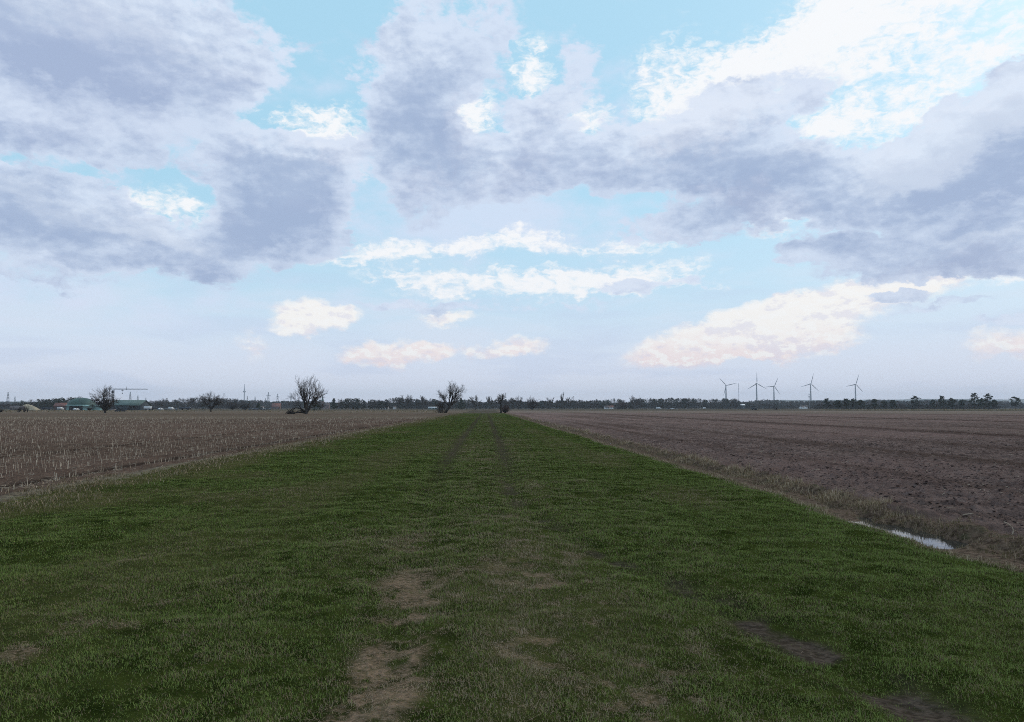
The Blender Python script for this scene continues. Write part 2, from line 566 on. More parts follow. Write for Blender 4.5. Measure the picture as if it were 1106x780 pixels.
def gz(x, y):
    """height of the land"""
    x = np.asarray(x, float); y = np.asarray(y, float)
    r = np.hypot(x, y)
    xl, xr, dw = x_left(y), x_right(y), ditch_w(y)
    near = 1 - sstep(r, 120, 320)
    z = np.zeros_like(x)
    on = (x > xl) & (x < xr) & (y < STRIP_END + 12)
    zs = (0.05 * (fbm(x * 0.9, y * 0.9, 1, 4) - 0.5) * 2 + 0.028 * (fbm(x * 4.2, y * 3.4, 2, 3) - 0.5) * 2) * near
    for f, wd, dp in ((track_r, 0.28, 0.05), (track_l, 0.28, 0.03)):
        zs = zs - dp * np.exp(-((x - f(y)) / wd) ** 2) * near
    edge = sstep(xr - x, 0.0, 0.5)
    zs = zs * edge - 0.05 * (1 - edge)
    z = np.where(on, zs, z)
    # ditch
    s = (x - xr) / dw
    wet = np.exp(-np.abs((y - 11.0) / 1.25) ** 4)
    depth = 0.085 + 0.13 * wet + 0.025 * (fbm(y * 0.5, x * 0 + 2.2, 51, 3) - 0.5) * 2
    prof = np.where(s < 0.28, sstep(s, -0.02, 0.20), 1 - sstep(s, 0.46, 1.0))
    rag = 0.16 * (fbm(x * 2.6, y * 2.6, 61, 4) - 0.5) * 2
    zd = -depth * prof + 0.04 * (fbm(x * 3.1, y * 2.2, 63, 3) - 0.45) * sstep(s, .05, .2) * (1 - sstep(s, .5, .7)) + rag * sstep(s, 0.3, 0.7) * 0.75 - 0.05 * (1 - sstep(s, 0.0, 0.1)) + 0.03 * sstep(s, .6, 1) + rag * 0.12
    ind = (s >= 0) & (s < 1.0)
    fade = 1 - sstep(y, 170, 235)
    z = np.where(ind, zd * fade, z)
    # bare tilled soil on the right
    q = x - (xr + dw)
    cl = fbm(x * 3.4, y * 2.6, 71, 4, 0.55)
    cl2 = fbm(x * 8, y * 7, 77, 2)
    zr = 0.095 * (cl - 0.5) * 2 + 0.045 * (cl2 - 0.5) * 2 + 0.03 * np.sin(x * 2.1 + 1.5 * vnoise(x * .3, y * .2, 5))
    zr = zr * near + 0.03 * (1 - sstep(q, 0, 1.5)) * near
    z = np.where((q >= 0), zr * sstep(q, -0.01, 0.4) + (rag * 0.9 + 0.03) * (1 - sstep(q, 0, 0.5)) * fade, z)
    # stubble on the left: ridges along the rows
    p = xl - x
    zl = 0.025 * np.cos((x + 8.85) * 2 * math.pi / 0.75) * near * (r < 90) + 0.05 * (fbm(x * 2.2, y * 1.8, 81, 4) - 0.5) * 2 * near
    for cx, wd in ((-10.35, 0.28), (-16.2, 0.3), (-26.0, 0.3)):
        zl = zl - 0.07 * np.exp(-((x - cx) / wd) ** 2) * near
    z = np.where(p >= 0, zl * sstep(p, 0, 0.5), z)
    return z


def wear(x, y):
    """0..1 worn straw-coloured turf, 0..1 bare mud, 0..1 yellowish margin on the strip"""
    nb = fbm(x * 0.55, y * 0.35, 91, 4)
    nf = fbm(x * 2.6, y * 2.0, 95, 4)
    nh = fbm(x * 7.0, y * 5.0, 97, 3)
    mixn = 0.5 * nb + 0.3 * nf + 0.2 * nh
    d = sstep(mixn, 0.50, 0.72) * 0.30
    k = 0.14 * (1 - sstep(y, 12, 22)) + 0.86 * (1 - sstep(y, 7.2, 8.8))
    wl = np.exp(-((x - track_l(y) + .12 * (nb - .5)) / 0.25) ** 2) * k
    wm = np.exp(-((x - track_m(y) + 0.15) / 0.5) ** 2) * k
    mid = np.exp(-((x - 0.2) / 1.5) ** 2)
    d = d + wl * sstep(0.5 * nf + 0.5 * nh, 0.22, 0.54) * 1.25 + wm * sstep(nf * .5 + nh * .5, 0.50, 0.68) * 0.45 + mid * 0.36 * sstep(.5 * nf + .5 * nh, .3, .7)
    # the pale patches low on the left of the photograph
    d = d + np.exp(-(((x + 2.6) / 0.8) ** 2 + ((y - 6.2) / 0.9) ** 2)) * sstep(nf, 0.4, 0.65) * 0.5
    d = d + np.exp(-(((x + 3.1) / 0.7) ** 2 + ((y - 5.2) / 0.7) ** 2)) * sstep(nf, 0.42, 0.66) * 0.5
    band = sstep(.65 * fbm(x * .85, y * .03, 99, 3) + .35 * nb, .46, .66)
    yel = .6 * band * (x < x_right(y) - .6) + sstep(x_left(y) + 2.6 + 2.4 * (nb - 0.5) * 2 - x, 0.0, 1.6)
    mud = np.exp(-((x - track_r(y)) / 0.17) ** 2) * sstep(nf * 0.6 + nb * 0.4, 0.42, 0.56) * (1 - sstep(y, 6.0, 9.0)) * sstep(y, 2.5, 3.6)
    mud = mud + 0.6 * np.exp(-((x - track_r(y)) / 0.2) ** 2) * sstep(nf, 0.48, 0.62) * (1 - sstep(y, 16, 26))
    # far wheel lines: lower, darker turf rather than bare soil
    far = sstep(y, 14, 30)
    line = np.exp(-((x - track_r(y)) / 0.26) ** 2) + np.exp(-((x - track_l(y)) / 0.26) ** 2)
    mud = mud + far * line * 0.7
    d = d + .10 * band
    return np.clip(d, 0, 1), np.clip(mud, 0, 1), np.clip(yel, 0, 1)


# ------------------------------------------------------------------ ground materials
def soil_colour(t, p, dark, light, rosy):
    a = t.noise(p, 0.9, 6, 0.65)
    b_ = t.noise(p, 7.0, 5, 0.65)
    c = t.noise(p, 0.05, 3, 0.5)
    k = t.step(t.m('ADD', t.m('MULTIPLY', a, 0.5), t.m('MULTIPLY', b_, 0.5)), 0.36, 0.66)
    col_ = t.mix(k, dark, light)
    return t.mix(t.step(c, 0.4, 0.65, 0.0, 0.6), col_, rosy), b_


def streaks(t, p, sx, sy, scale=1.0):
    return t.noise(t.vm('MULTIPLY', p, (sx, sy, 1.0)), scale, 4, 0.6)


m_turf, t, b = material('turf', 1.0, 0.0)
p = pos(t)
d_, mu_, ye_ = attr(t, 'dry'), attr(t, 'mud'), attr(t, 'yellow')
n1 = t.noise(p, 3.0, 5, 0.6); n2 = t.noise(p, 22.0, 4, 0.6)
g = t.mix(t.step(n1, 0.35, 0.65), (0.014, 0.020, 0.004), (0.036, 0.044, 0.010))
g = t.mix(t.m('MULTIPLY', ye_, 0.6), g, (0.085, 0.080, 0.030))
g = t.mix(t.m('MULTIPLY', t.step(d_, 0.38, 1.1), t.step(t.m('ADD', t.m('MULTIPLY', n2, .6), t.m('MULTIPLY', n1, .4)), 0.32, 0.64)), g, (0.25, 0.165, 0.110))
g = t.mix(mu_, g, t.mix(t.step(n2, 0.35, 0.65), (0.040, 0.030, 0.022), (0.085, 0.065, 0.050)))
t.put(b.inputs['Base Color'], g)
bump(t, b, t.m('ADD', n1, n2), 0.8, 0.03)

m_stub, t, b = material('stubble_soil', 1.0, 0.0)
p = pos(t)
c_, fine = soil_colour(t, p, (0.066, 0.043, 0.033), (0.165, 0.112, 0.084), (0.165, 0.106, 0.082))
straw = t.step(t.noise(t.vm('MULTIPLY', p, (2.0, 1.0, 1.0)), 9.0, 4, 0.7), 0.53, 0.66)
c_ = t.mix(t.m('MULTIPLY', straw, t.step(t.m('SINE', t.m('MULTIPLY', t.m('ADD', t.node('ShaderNodeSeparateXYZ').outputs[0], 9.6 - 0.1875), 8.37758)), -0.5, 0.8, 0.12, 0.85)), c_, (0.24, 0.18, 0.13))
ruts = attr(t, 'rut')
c_ = t.mix(ruts, c_, (0.045, 0.031, 0.024))
pale = attr(t, 'pale')
c_ = t.mix(t.m('MULTIPLY', pale, t.step(t.noise(p, 2.5, 5, 0.7), 0.3, 0.6)), c_, (0.25, 0.215, 0.15))
t.put(b.inputs['Base Color'], c_)
bump(t, b, t.m('ADD', fine, t.noise(p, 3.5, 5, 0.7)), 1.0, 0.12)

for n_ in m_stub.node_tree.nodes:
    if n_.bl_idname == 'ShaderNodeSeparateXYZ':
        m_stub.node_tree.links.new(p, n_.inputs[0])

m_soil, t, b = material('tilled_soil', 1.0, 0.0)
p = pos(t)
c_, fine = soil_colour(t, p, (0.105, 0.072, 0.063), (0.330, 0.235, 0.205), (0.310, 0.205, 0.180))
lane = streaks(t, p, 1.0, 0.02, 0.55)
c_ = t.mix(t.step(lane, 0.47, 0.66, 0.0, 0.75), c_, (0.110, 0.072, 0.057))
lane2 = streaks(t, p, 1.0, 0.012, 0.23)
c_ = t.mix(t.step(lane2, 0.5, 0.7, 0.0, 0.5), c_, (0.20, 0.145, 0.112))
crumb = t.step(t.noise(p, 26.0, 3, 0.7), 0.60, 0.72)
c_ = t.mix(t.m('MULTIPLY', crumb, 0.6), c_, (0.25, 0.185, 0.145))
c_ = t.mix(attr(t, 'rut'), c_, (0.065, 0.042, 0.034))
c_ = t.mix(t.m('MULTIPLY', attr(t, 'pale'), t.step(t.noise(p, 1.2, 5, 0.7), 0.3, 0.6)), c_, (0.22, 0.18, 0.135))
t.put(b.inputs['Base Color'], c_)
bump(t, b, t.m('ADD', t.m('MULTIPLY', t.noise(p, 4.5, 6, 0.75), 2.0), t.noise(p, 15.0, 5, 0.7)), 1.0, 0.16)

m_bank, t, b = material('ditch_earth', 1.0, 0.03)
p = pos(t)
n1 = t.noise(p, 2.2, 5, 0.65); n2 = t.noise(p, 14.0, 5, 0.65)
c_ = t.mix(t.step(n2, 0.35, 0.62), (0.050, 0.032, 0.022), (0.150, 0.102, 0.072))
c_ = t.mix(t.step(n1, 0.5, 0.68, 0.0, 0.6), c_, (0.055, 0.058, 0.028))
t.put(b.inputs['Base Color'], c_)
bump(t, b, t.m('ADD', n1, n2), 1.0, 0.06)

m_ground, t, b = material('far_ground', 1.0, 0.0)
p = pos(t)
n1 = t.noise(p, 0.012, 4, 0.55); n2 = t.noise(p, 0.3, 5, 0.65)
bands = t.noise(t.vm('MULTIPLY', p, (0.004, 0.02, 1.0)), 1.0, 4, 0.55)
c_ = t.mix(t.step(n1, 0.42, 0.6), (0.085, 0.068, 0.050), (0.120, 0.097, 0.072))
c_ = t.mix(t.step(bands, 0.5, 0.62), c_, (0.065, 0.060, 0.036))
c_ = t.mix(t.step(n2, 0.35, 0.7, 0.0, 0.5), c_, (0.09, 0.07, 0.055))
t.put(b.inputs['Base Color'], c_)

# ------------------------------------------------------------------ ground sheets: one polar grid, fine where the camera looks, split by what grows on it
ang = np.concatenate((np.linspace(-180, -52, 40, endpoint=False), np.linspace(-52, -41, 40, endpoint=False), np.linspace(-41, 44, 900, endpoint=False),
                      np.linspace(44, 55, 40, endpoint=False), np.linspace(55, 180, 40, endpoint=False)))
ang = np.radians(ang)
rad = np.concatenate(([0.05, 0.6, 1.2, 1.8, 2.3], np.geomspace(2.7, 60, 520), np.geomspace(60.6, 460, 260)))
A, R = np.meshgrid(ang, rad)
GX, GY = R * np.sin(A), R * np.cos(A)
GZ = gz(GX, GY)
GZ[-1] = -0.35
nr, na = GX.shape
V = np.stack((GX.ravel(), GY.ravel(), GZ.ravel()), 1)
idx = np.arange(nr * na).reshape(nr, na)
nxt = np.roll(idx, -1, axis=1)
Q = np.stack((idx[:-1], nxt[:-1], nxt[1:], idx[1:]), -1).reshape(-1, 4)
cx, cy = V[Q, 0].mean(1), V[Q, 1].mean(1)
XL, XR = x_left(cy), x_right(cy)
DW = ditch_w(cy)
reg = np.zeros(len(Q), int)                       # 0 strip, 1 stubble, 2 ditch, 3 tilled soil
reg[cx <= XL] = 1
reg[(cx >= XR) & (cx < XR + DW) & (cy < 240)] = 2
reg[(cx >= XR + DW) | ((cx >= XR) & (cy >= 240))] = 3
far_end = cy > STRIP_END + 6 * (vnoise(cx * 0.2, cx * 0 + 1, 7) - 0.5)
reg[(reg == 0) & far_end] = 4                     # pale turf past the end of the strip


def sub(name, k, mat, attrs):
    f = Q[reg == k]
    u, inv = np.unique(f, return_inverse=True)
    x, y = V[u, 0], V[u, 1]
    o = mesh_np(name, V[u], inv.reshape(-1, 4), mat, attrs=attrs(x, y), smooth=True)
    return tag(o, kind='structure')


def a_strip(x, y):
    d, mu, ye = wear(x, y)
    return {'dry': d, 'mud': mu, 'yellow': ye}


def a_left(x, y):
    rut = sum(np.exp(-((x - c) / w) ** 2) for c, w in ((-10.35, 0.26), (-16.2, 0.28), (-26.0, 0.3)))
    pale = 1 - sstep(x_left(y) - x, 0.1, 0.9)
    pale = np.maximum(pale, sstep(y + 6 * (fbm(x * .02, y * .02, 3, 3) - .5), 118, 124) * (0.15 + 0.45 * vnoise(x * 0 + y * 0.05, x * 0, 9)))
    return {'rut': np.clip(rut, 0, 1) * 0.85, 'pale': np.clip(pale, 0, 1)}


def a_right(x, y):
    rut = 0.8 * np.exp(-((x - 31.0) / 1.6) ** 2) + 0.8 * np.exp(-((x - 62) / 2.5) ** 2) + 0.6 * np.exp(-((x - 112) / 5) ** 2)
    pale = 0.9 * np.exp(-((x - 34.2) / 0.5) ** 2) + 0.75 * sstep(y + 0.55 * x + 20 * fbm(x * .02, y * .02, 5, 3), 265, 300)
    return {'rut': np.clip(rut, 0, 1), 'pale': np.clip(pale, 0, 1)}


none = lambda x, y: {}
sub('grass_strip', 0, m_turf, a_strip)
sub('stubble_field', 1, m_stub, a_left)
sub('ditch', 2, m_bank, none)
sub('tilled_field', 3, m_soil, a_right)
sub('meadow', 4, m_ground, none)

# the far ground, out to the horizon; dished under the near fields
fr = np.concatenate(([0.0], np.linspace(100, 452, 6), np.geomspace(470, 10000, 40)))
fa = np.radians(np.linspace(-180, 180, 240, endpoint=False))
FA, FR = np.meshgrid(fa, fr)
FX, FY = FR * np.sin(FA), FR * np.cos(FA)
FZ = np.where(FR < 455, -1.2, np.where(FR < 480, -0.3, -0.02)) * 1.0
ff = np.arange(FX.size).reshape(FX.shape)
fn = np.roll(ff, -1, axis=1)
mesh_q = np.stack((ff[:-1], fn[:-1], fn[1:], ff[1:]), -1).reshape(-1, 4)
tag(mesh_np('ground', np.stack((FX.ravel(), FY.ravel(), FZ.ravel()), 1), mesh_q, m_ground), kind='structure')

# standing water in the ditch
m_water, t, b = material('ditch_water', 0.04, 0.5)
b.inputs['Base Color'].default_value = (0.03, 0.03, 0.028, 1)
b.inputs['IOR'].default_value = 1.33
bump(t, b, t.noise(pos(t), 9.0, 3, 0.5), 0.04, 0.02)
wy = np.linspace(6.5, 14.0, 60)
wv = np.concatenate([np.stack((x_right(wy) + o_, wy, np.full_like(wy, -0.14)), 1) for o_ in (0.04, 0.6, 1.1)])
k = len(wy)
wf_ = [(i, i + k, i + k + 1, i + 1) for i in range(k - 1)] + [(i + k, i + 2 * k, i + 2 * k + 1, i + k + 1) for i in range(k - 1)]
tag(mesh_np('ditch_water', wv, np.array(wf_), m_water), kind='structure')


# ------------------------------------------------------------------ ground cover: blades, stubble, straw
def blades(x, y, z, h, w, lean, ang_, attrs):
    """one bent, pointed blade (quad + tip) per row"""
    n = len(x)
    dx, dy = np.cos(ang_), np.sin(ang_)              # across the blade
    lx, ly = -dy * lean * h, dx * lean * h           # where the tip leans
    a0 = np.stack((x - dx * w / 2, y - dy * w / 2, z), 1)
    a1 = np.stack((x + dx * w / 2, y + dy * w / 2, z), 1)
    m0 = np.stack((x - dx * w * .36 + lx * .35, y - dy * w * .36 + ly * .35, z + h * .6), 1)
    m1 = np.stack((x + dx * w * .36 + lx * .35, y + dy * w * .36 + ly * .35, z + h * .6), 1)
    tp = np.stack((x + lx, y + ly, z + h * np.sqrt(np.clip(1 - 0.5 * lean ** 2, .2, 1))), 1)
    vs = np.stack((a0, a1, m1, m0, tp), 1).reshape(-1, 3)
    b0 = np.arange(n) * 5
    quads = np.stack((b0, b0 + 1, b0 + 2, b0 + 3), 1)
    tris = np.stack((b0 + 3, b0 + 2, b0 + 4), 1)
    loops = np.concatenate((quads, tris), 1).ravel()
    sizes = np.tile([4, 3], n)
    at_ = {k_: np.repeat(v_, 5) for k_, v_ in attrs.items()}
    at_['tip'] = np.tile([0, 0, .6, .6, 1.0], n)
    return vs, loops, sizes, at_


def blade_material(name, green_a, green_b, straw_a, straw_b, yellow):
    m, t, b = material(name, 0.9, 0.03)
    r = island(t)
    p = pos(t)
    n = t.noise(p, 1.6, 4, 0.6)
    gcol = t.mix(t.step(t.m('ADD', t.m('MULTIPLY', r, 0.6), t.m('MULTIPLY', n, 0.5)), 0.2, 0.8), green_a, green_b)
    gcol = t.mix(t.m('MULTIPLY', attr(t, 'yellow'), 0.7), gcol, yellow)
    scol = t.mix(r, straw_a, straw_b)
    t.put(b.inputs['Base Color'], t.mix(t.step(t.m('SUBTRACT', attr(t, 'dry'), r), -0.12, 0.12), gcol, scol))
    tr = t.node('ShaderNodeBsdfTranslucent')
    t.put(tr.inputs['Color'], t.mix(0.5, gcol, (0.06, 0.08, 0.02)))
    ms = t.node('ShaderNodeMixShader')
    ms.inputs[0].default_value = 0.2
    out = m.node_tree.nodes['Material Output']
    m.node_tree.links.new(b.outputs[0], ms.inputs[1]); m.node_tree.links.new(tr.outputs[0], ms.inputs[2])
    m.node_tree.links.new(ms.outputs[0], out.inputs['Surface'])
    return m


m_blade = blade_material('grass_blades', (0.038, 0.060, 0.013), (0.225, 0.285, 0.075), (0.17, 0.115, 0.070), (0.52, 0.385, 0.27), (0.125, 0.115, 0.034))
m_dryblade = blade_material('dry_grass_blades', (0.050, 0.052, 0.016), (0.090, 0.082, 0.030), (0.20, 0.140, 0.088), (0.58, 0.44, 0.30), (0.10, 0.075, 0.034))


def scatter(y0, y1, dens, xa, xb, spread=0.86):
    """random points between two edge lines, in the wedge the camera could see"""
    ym = y1
    xlo, xhi = max(xa, -spread * ym - 1.5), min(xb, spread * ym + 1.5)
    n = int(dens * (y1 - y0) * (xhi - xlo))
    x = RNG.uniform(xlo, xhi, n); y = RNG.uniform(y0, y1, n)
    k_ = np.abs(x) < spread * y + 1.2
    return x[k_], y[k_]


bv, bl, bs, ba, nb_ = [], [], [], [], 0


def push(res):
    global nb_
    v_, l_, s_, a_ = res
    bv.append(v_); bl.append(l_ + nb_); bs.append(s_); ba.append(a_)
    nb_ += len(v_)


def flush(name, mat):
    global nb_
    at_ = {k_: np.concatenate([a_[k_] for a_ in ba]) for k_ in ba[0]}
    o = mesh_np(name, np.concatenate(bv), np.concatenate(bl), mat, attrs=at_, fsize=np.concatenate(bs))
    bv.clear(); bl.clear(); bs.clear(); ba.clear(); nb_ = 0
    return o


for y0, y1, dens, wd in ((2.2, 4, 6000, .0026), (4, 6.5, 7500, .0028), (6.5, 9, 6000, .0034), (9, 13, 3600, .0045), (13, 19, 1900, .0065), (19, 28, 950, .010), (28, 42, 440, .016),
                         (42, 65, 190, .027), (65, 105, 62, .05), (105, 165, 30, .08), (165, 228, 20, .11)):
    x, y = scatter(y0, y1, dens, -9.2, 5.9)
    k_ = (x > x_left(y) - 0.25) & (x < x_right(y) + 0.08)
    x, y = x[k_], y[k_]
    d, mu, ye = wear(x, y)
    tuft = .45 * fbm(x * 2.2, y * 2.2, 111, 3) + .55 * fbm(x * 7.5, y * 6.5, 117, 3)
    keep = RNG.random(len(x)) > np.clip(mu * 0.95 + sstep(d, .45, 1.) * 0.22, 0, .93)
    keep &= RNG.random(len(x)) < 0.35 + 1.3 * sstep(tuft, .25, .62)
    x, y, d, mu, ye, tuft = x[keep], y[keep], d[keep], mu[keep], ye[keep], tuft[keep]
    n = len(x)
    h = (0.014 + 0.018 * sstep(tuft, .25, .75)) * RNG.uniform(.55, 1.5, n) * (1 - 0.5 * sstep(d, .4, 1.)) * (1 - 0.5 * mu)
    dryp = np.clip(0.17 + 0.18 * np.exp(-((x - .2) / 2.2) ** 2) + 0.85 * d + 0.25 * ye, 0, 1)
    push(blades(x, y, gz(x, y) - 0.004, h, wd * RNG.uniform(.7, 1.3, n), RNG.uniform(.3, 1.3, n), RNG.uniform(0, 6.283, n), {'dry': dryp, 'yellow': ye}))
tag(flush('grass', m_blade), 'short green turf with worn straw coloured patches covering the strip', 'grass', kind='stuff')

# rough dry grass along both ditch edges and the left margin
for y0, y1, dens, wd in ((3, 8, 1500, .004), (8, 14, 1400, .005), (14, 24, 800, .008), (24, 40, 380, .013), (40, 70, 100, .03), (70, 130, 42, .055), (130, 225, 16, .1)):
    x, y = scatter(y0, y1, dens, 5.0, 8.6)
    s = (x - x_right(y)) / ditch_w(y)
    cl = fbm(x * 1.3, y * 0.7, 121, 4)
    stretch = fbm(y * 0.11, x * 0 + 4, 127, 2)
    pr = np.exp(-((s - 0.03) / 0.12) ** 2) * 1.2 + sstep(s, 0.42, 0.62) * (1 - sstep(s, .9, 1.2)) * sstep(cl + 0.45 * (stretch - .5), .44, .66) * .8
    pr = np.maximum(pr, sstep(s, .38, .5) * (1 - sstep(s, .85, 1.1)) * (.22 + .45 * sstep(cl, .4, .6)))
    pr = pr * np.where((s > .16) & (s < .40), 0.10, 1)
    k_ = RNG.random(len(x)) < pr
    x, y, s, cl = x[k_], y[k_], s[k_], cl[k_]
    n = len(x)
    tall = sstep(s, 0.5, 0.8) * sstep(y, 11, 16)
    h = (0.035 + 0.06 * cl + 0.10 * tall * cl) * RNG.uniform(.5, 1.4, n)
    dry = np.clip(0.62 + 0.4 * tall + 0.9 * (cl - .5) + .3 * (s < .3), 0, 1)
    push(blades(x, y, gz(x, y) - .01, h, wd * RNG.uniform(.7, 1.3, n), RNG.uniform(.3, 1.1, n), RNG.uniform(0, 6.283, n), {'dry': dry, 'yellow': np.full(n, .6)}))
for y0, y1, dens, wd in ((5, 12, 500, .006), (12, 20, 420, .01), (20, 35, 260, .016), (35, 60, 130, .028), (60, 110, 60, .05), (110, 230, 24, .09)):
    x, y = scatter(y0, y1, dens, -10.8, -6.6)
    e = x - x_left(y)
    cl = fbm(x * 1.2, y * .5, 131, 3)
    k_ = RNG.random(len(x)) < np.exp(-((e - .1) / .75) ** 2) * sstep(cl, .25, .6)
    x, y, cl = x[k_], y[k_], cl[k_]
    n = len(x)
    h = (0.03 + .10 * cl) * RNG.uniform(.5, 1.3, n)
    push(blades(x, y, gz(x, y) - .01, h, wd * RNG.uniform(.7, 1.3, n), RNG.uniform(.4, 1.2, n), RNG.uniform(0, 6.283, n), {'dry': np.full(n, .72), 'yellow': np.full(n, .5)}))
tag(flush('dry_grass', m_dryblade), 'rough dry grass along the ditch and the field margin', 'grass', kind='stuff')


# maize stubble on the left: rows 0.75 m apart
def stubs(x, y, z, h, r, lx, ly):
    n = len(x)
    vs = []
    for k_ in range(4):
        a = math.pi / 2 * k_ + .4
        vs.append(np.stack((x + r * math.cos(a), y + r * math.sin(a), z), 1))
    for k_ in range(4):
        a = math.pi / 2 * k_ + .4
        vs.append(np.stack((x + lx * h + r * .85 * math.cos(a), y + ly * h + r * .85 * math.sin(a), z + h * (1 + .06 * math.cos(a))), 1))
    vs = np.stack(vs, 1).reshape(-1, 3)
    b0 = (np.arange(n) * 8)[:, None]
    f = np.concatenate([b0 + np.array(q) for q in ((0, 1, 5, 4), (1, 2, 6, 5), (2, 3, 7, 6), (3, 0, 4, 7), (4, 5, 6, 7))], 0)
    return vs, f


m_straw, t, b = material('maize_straw', 0.9, 0.05)
r = island(t)
sc_ = t.mix(r, (0.17, 0.122, 0.085), (0.66, 0.54, 0.41))
t.put(b.inputs['Base Color'], t.mix(t.step(t.noise(pos(t), 30.0, 3, .6), .4, .65, 0., .5), sc_, (0.12, 0.085, 0.06)))

xs, ys = [], []
row = -9.6
while row > -150:
    yn = max(4.0, -row / 0.86)
    yy = np.arange(yn, 135, 0.13)
    keepp = np.minimum(1.0, (27 / np.maximum(yy, 1)) ** 1.5) * 0.80
    yy = yy[RNG.random(len(yy)) < keepp]
    if min(abs(row - c) for c in (-10.35, -16.2, -26.0)) > 0.32:
        gap = vnoise(yy * .35, yy * 0 + row, 141)
        yy = yy[gap > .15]
        xs.append(np.full(len(yy), row) + RNG.normal(0, .02, len(yy)) + .05 * np.sin(yy * .15)); ys.append(yy + RNG.normal(0, .05, len(yy)))
    row -= 0.75
x, y = np.concatenate(xs), np.concatenate(ys)
k_ = x < x_left(y) - .2
x, y = x[k_], y[k_]
n = len(x)
v1, f1 = stubs(x, y, gz(x, y) - .02, RNG.uniform(.08, .24, n) * np.where(RNG.random(n) < .2, .5, 1), np.maximum(RNG.uniform(.0035, .0075, n), y * .00013), RNG.normal(0, .16, n), RNG.normal(0, .2, n))
tag(mesh_np('corn_stubble', v1, f1, m_straw), 'pale cut maize stubble standing in long rows on the brown field', 'stubble', kind='stuff')


def litter(x, y, z, L, w, a, tilt):
    """short flattened straw pieces, three-sided"""
    n = len(x)
    dx, dy = np.cos(a), np.sin(a)
    vs = []
    for s_ in (-.5, .5):
        cx_, cy_, cz_ = x + dx * L * s_, y + dy * L * s_, z + w * .5 + (s_ + .5) * L * tilt
        vs += [np.stack((cx_ - dy * w, cy_ + dx * w, cz_), 1), np.stack((cx_ + dy * w, cy_ - dx * w, cz_), 1), np.stack((cx_, cy_, cz_ + w), 1)]
    vs = np.stack(vs, 1).reshape(-1, 3)
    b0 = (np.arange(n) * 6)[:, None]
    f = np.concatenate([b0 + np.array(q) for q in ((0, 1, 4, 3), (1, 2, 5, 4), (2, 0, 3, 5))], 0)
    return vs, f


xs, ys = [], []
for y0, y1, dens in ((4, 15, 45), (15, 30, 30), (30, 60, 10), (60, 120, 2.0)):
    x, y = scatter(y0, y1, dens, -110, -8.8)
    k_ = (x < x_left(y) - .1) & (RNG.random(len(x)) < sstep(fbm(x * 1.2, y * .6, 151, 3), .35, .65))
    xs.append(x[k_]); ys.append(y[k_])
x, y = np.concatenate(xs), np.concatenate(ys); n = len(x)
v1, f1 = litter(x, y, gz(x, y), RNG.uniform(.04, .22, n), np.maximum(RNG.uniform(.002, .005, n), y * .00012), RNG.uniform(0, 6.28, n), np.abs(RNG.normal(0, .15, n)))
tag(mesh_np('straw_litter', v1, f1, m_straw), 'pale chopped straw lying between the stubble rows', 'straw', kind='stuff')
xs, ys = [], []
for y0, y1, dens in ((4, 15, 12), (15, 30, 9), (30, 60, 4.0), (60, 130, 1.0)):
    x, y = scatter(y0, y1, dens, 7, 110)
    k_ = (x > x_right(y) + 1.3) & (RNG.random(len(x)) < .25 + sstep(fbm(x * .25, y * .25, 161, 3), .4, .65))
    xs.append(x[k_]); ys.append(y[k_])
x, y = np.concatenate(xs), np.concatenate(ys); n = len(x)
v2, f2 = litter(x, y, gz(x, y), RNG.uniform(.02, .10, n) * np.where(RNG.random(n) < .04, 2.2, 1), np.maximum(RNG.uniform(.0025, .006, n), y * .00016), RNG.uniform(0, 6.28, n), np.abs(RNG.normal(0, .3, n)))
tag(mesh_np('straw_crumbs', v2, f2, m_straw), 'pale bits of stalk scattered over the bare tilled soil', 'straw', kind='stuff')

x, y = scatter(3.0, 13.0, 2600, -4.2, 3.2)
d, mu, ye = wear(x, y)
k_ = RNG.random(len(x)) < sstep(d, .25, .9) * .8
x, y = x[k_], y[k_]; n = len(x)
v3, f3 = litter(x, y, gz(x, y) + .003, RNG.uniform(.008, .028, n), np.maximum(RNG.uniform(.0008, .0016, n), y * .00012), RNG.uniform(0, 6.28, n), np.abs(RNG.normal(0, .25, n)))
m_dead, t, b = material('dead_grass_straw', 0.95, 0.0)
t.put(b.inputs['Base Color'], t.mix(island(t), (0.13, 0.085, 0.055), (0.36, 0.26, 0.185)))
tag(mesh_np('dead_grass', v3, f3, m_dead), 'flattened dead grass over the worn patches of the track', 'dead grass', kind='stuff')

# clods on the tilled soil, ragged lumps
xs, ys = [], []
for y0, y1, dens in ((4, 12, 160), (12, 22, 100), (22, 40, 40), (40, 70, 8)):
    x, y = scatter(y0, y1, dens, 7, 62)
    k_ = x > x_right(y) + ditch_w(y) * .85
    xs.append(x[k_]); ys.append(y[k_])
x, y = np.concatenate(xs), np.concatenate(ys); n = len(x)
oct_v = np.array([(1, 0, 0), (0, 1, 0), (-1, 0, 0), (0, -1, 0), (0, 0, 1), (0, 0, -.6), (.62, .62, .5), (-.62, .6, .45), (-.6, -.62, .5), (.6, -.6, .42)])
oct_f = np.array([(0, 1, 6), (1, 4, 6), (4, 0, 6), (1, 2, 7), (2, 4, 7), (4, 1, 7), (2, 3, 8), (3, 4, 8), (4, 2, 8), (3, 0, 9), (0, 4, 9), (4, 3, 9), (1, 0, 5), (2, 1, 5), (3, 2, 5), (0, 3, 5)])
sz = (.007 + .022 * RNG.random(n) ** 3 + .022 * (RNG.random(n) < .05))[:, None, None] * RNG.uniform(.6, 1.4, (n, 1, 3)) * np.array([1, 1, .55])
vv = oct_v[None] * RNG.uniform(.7, 1.3, (n, 10, 1)) * sz
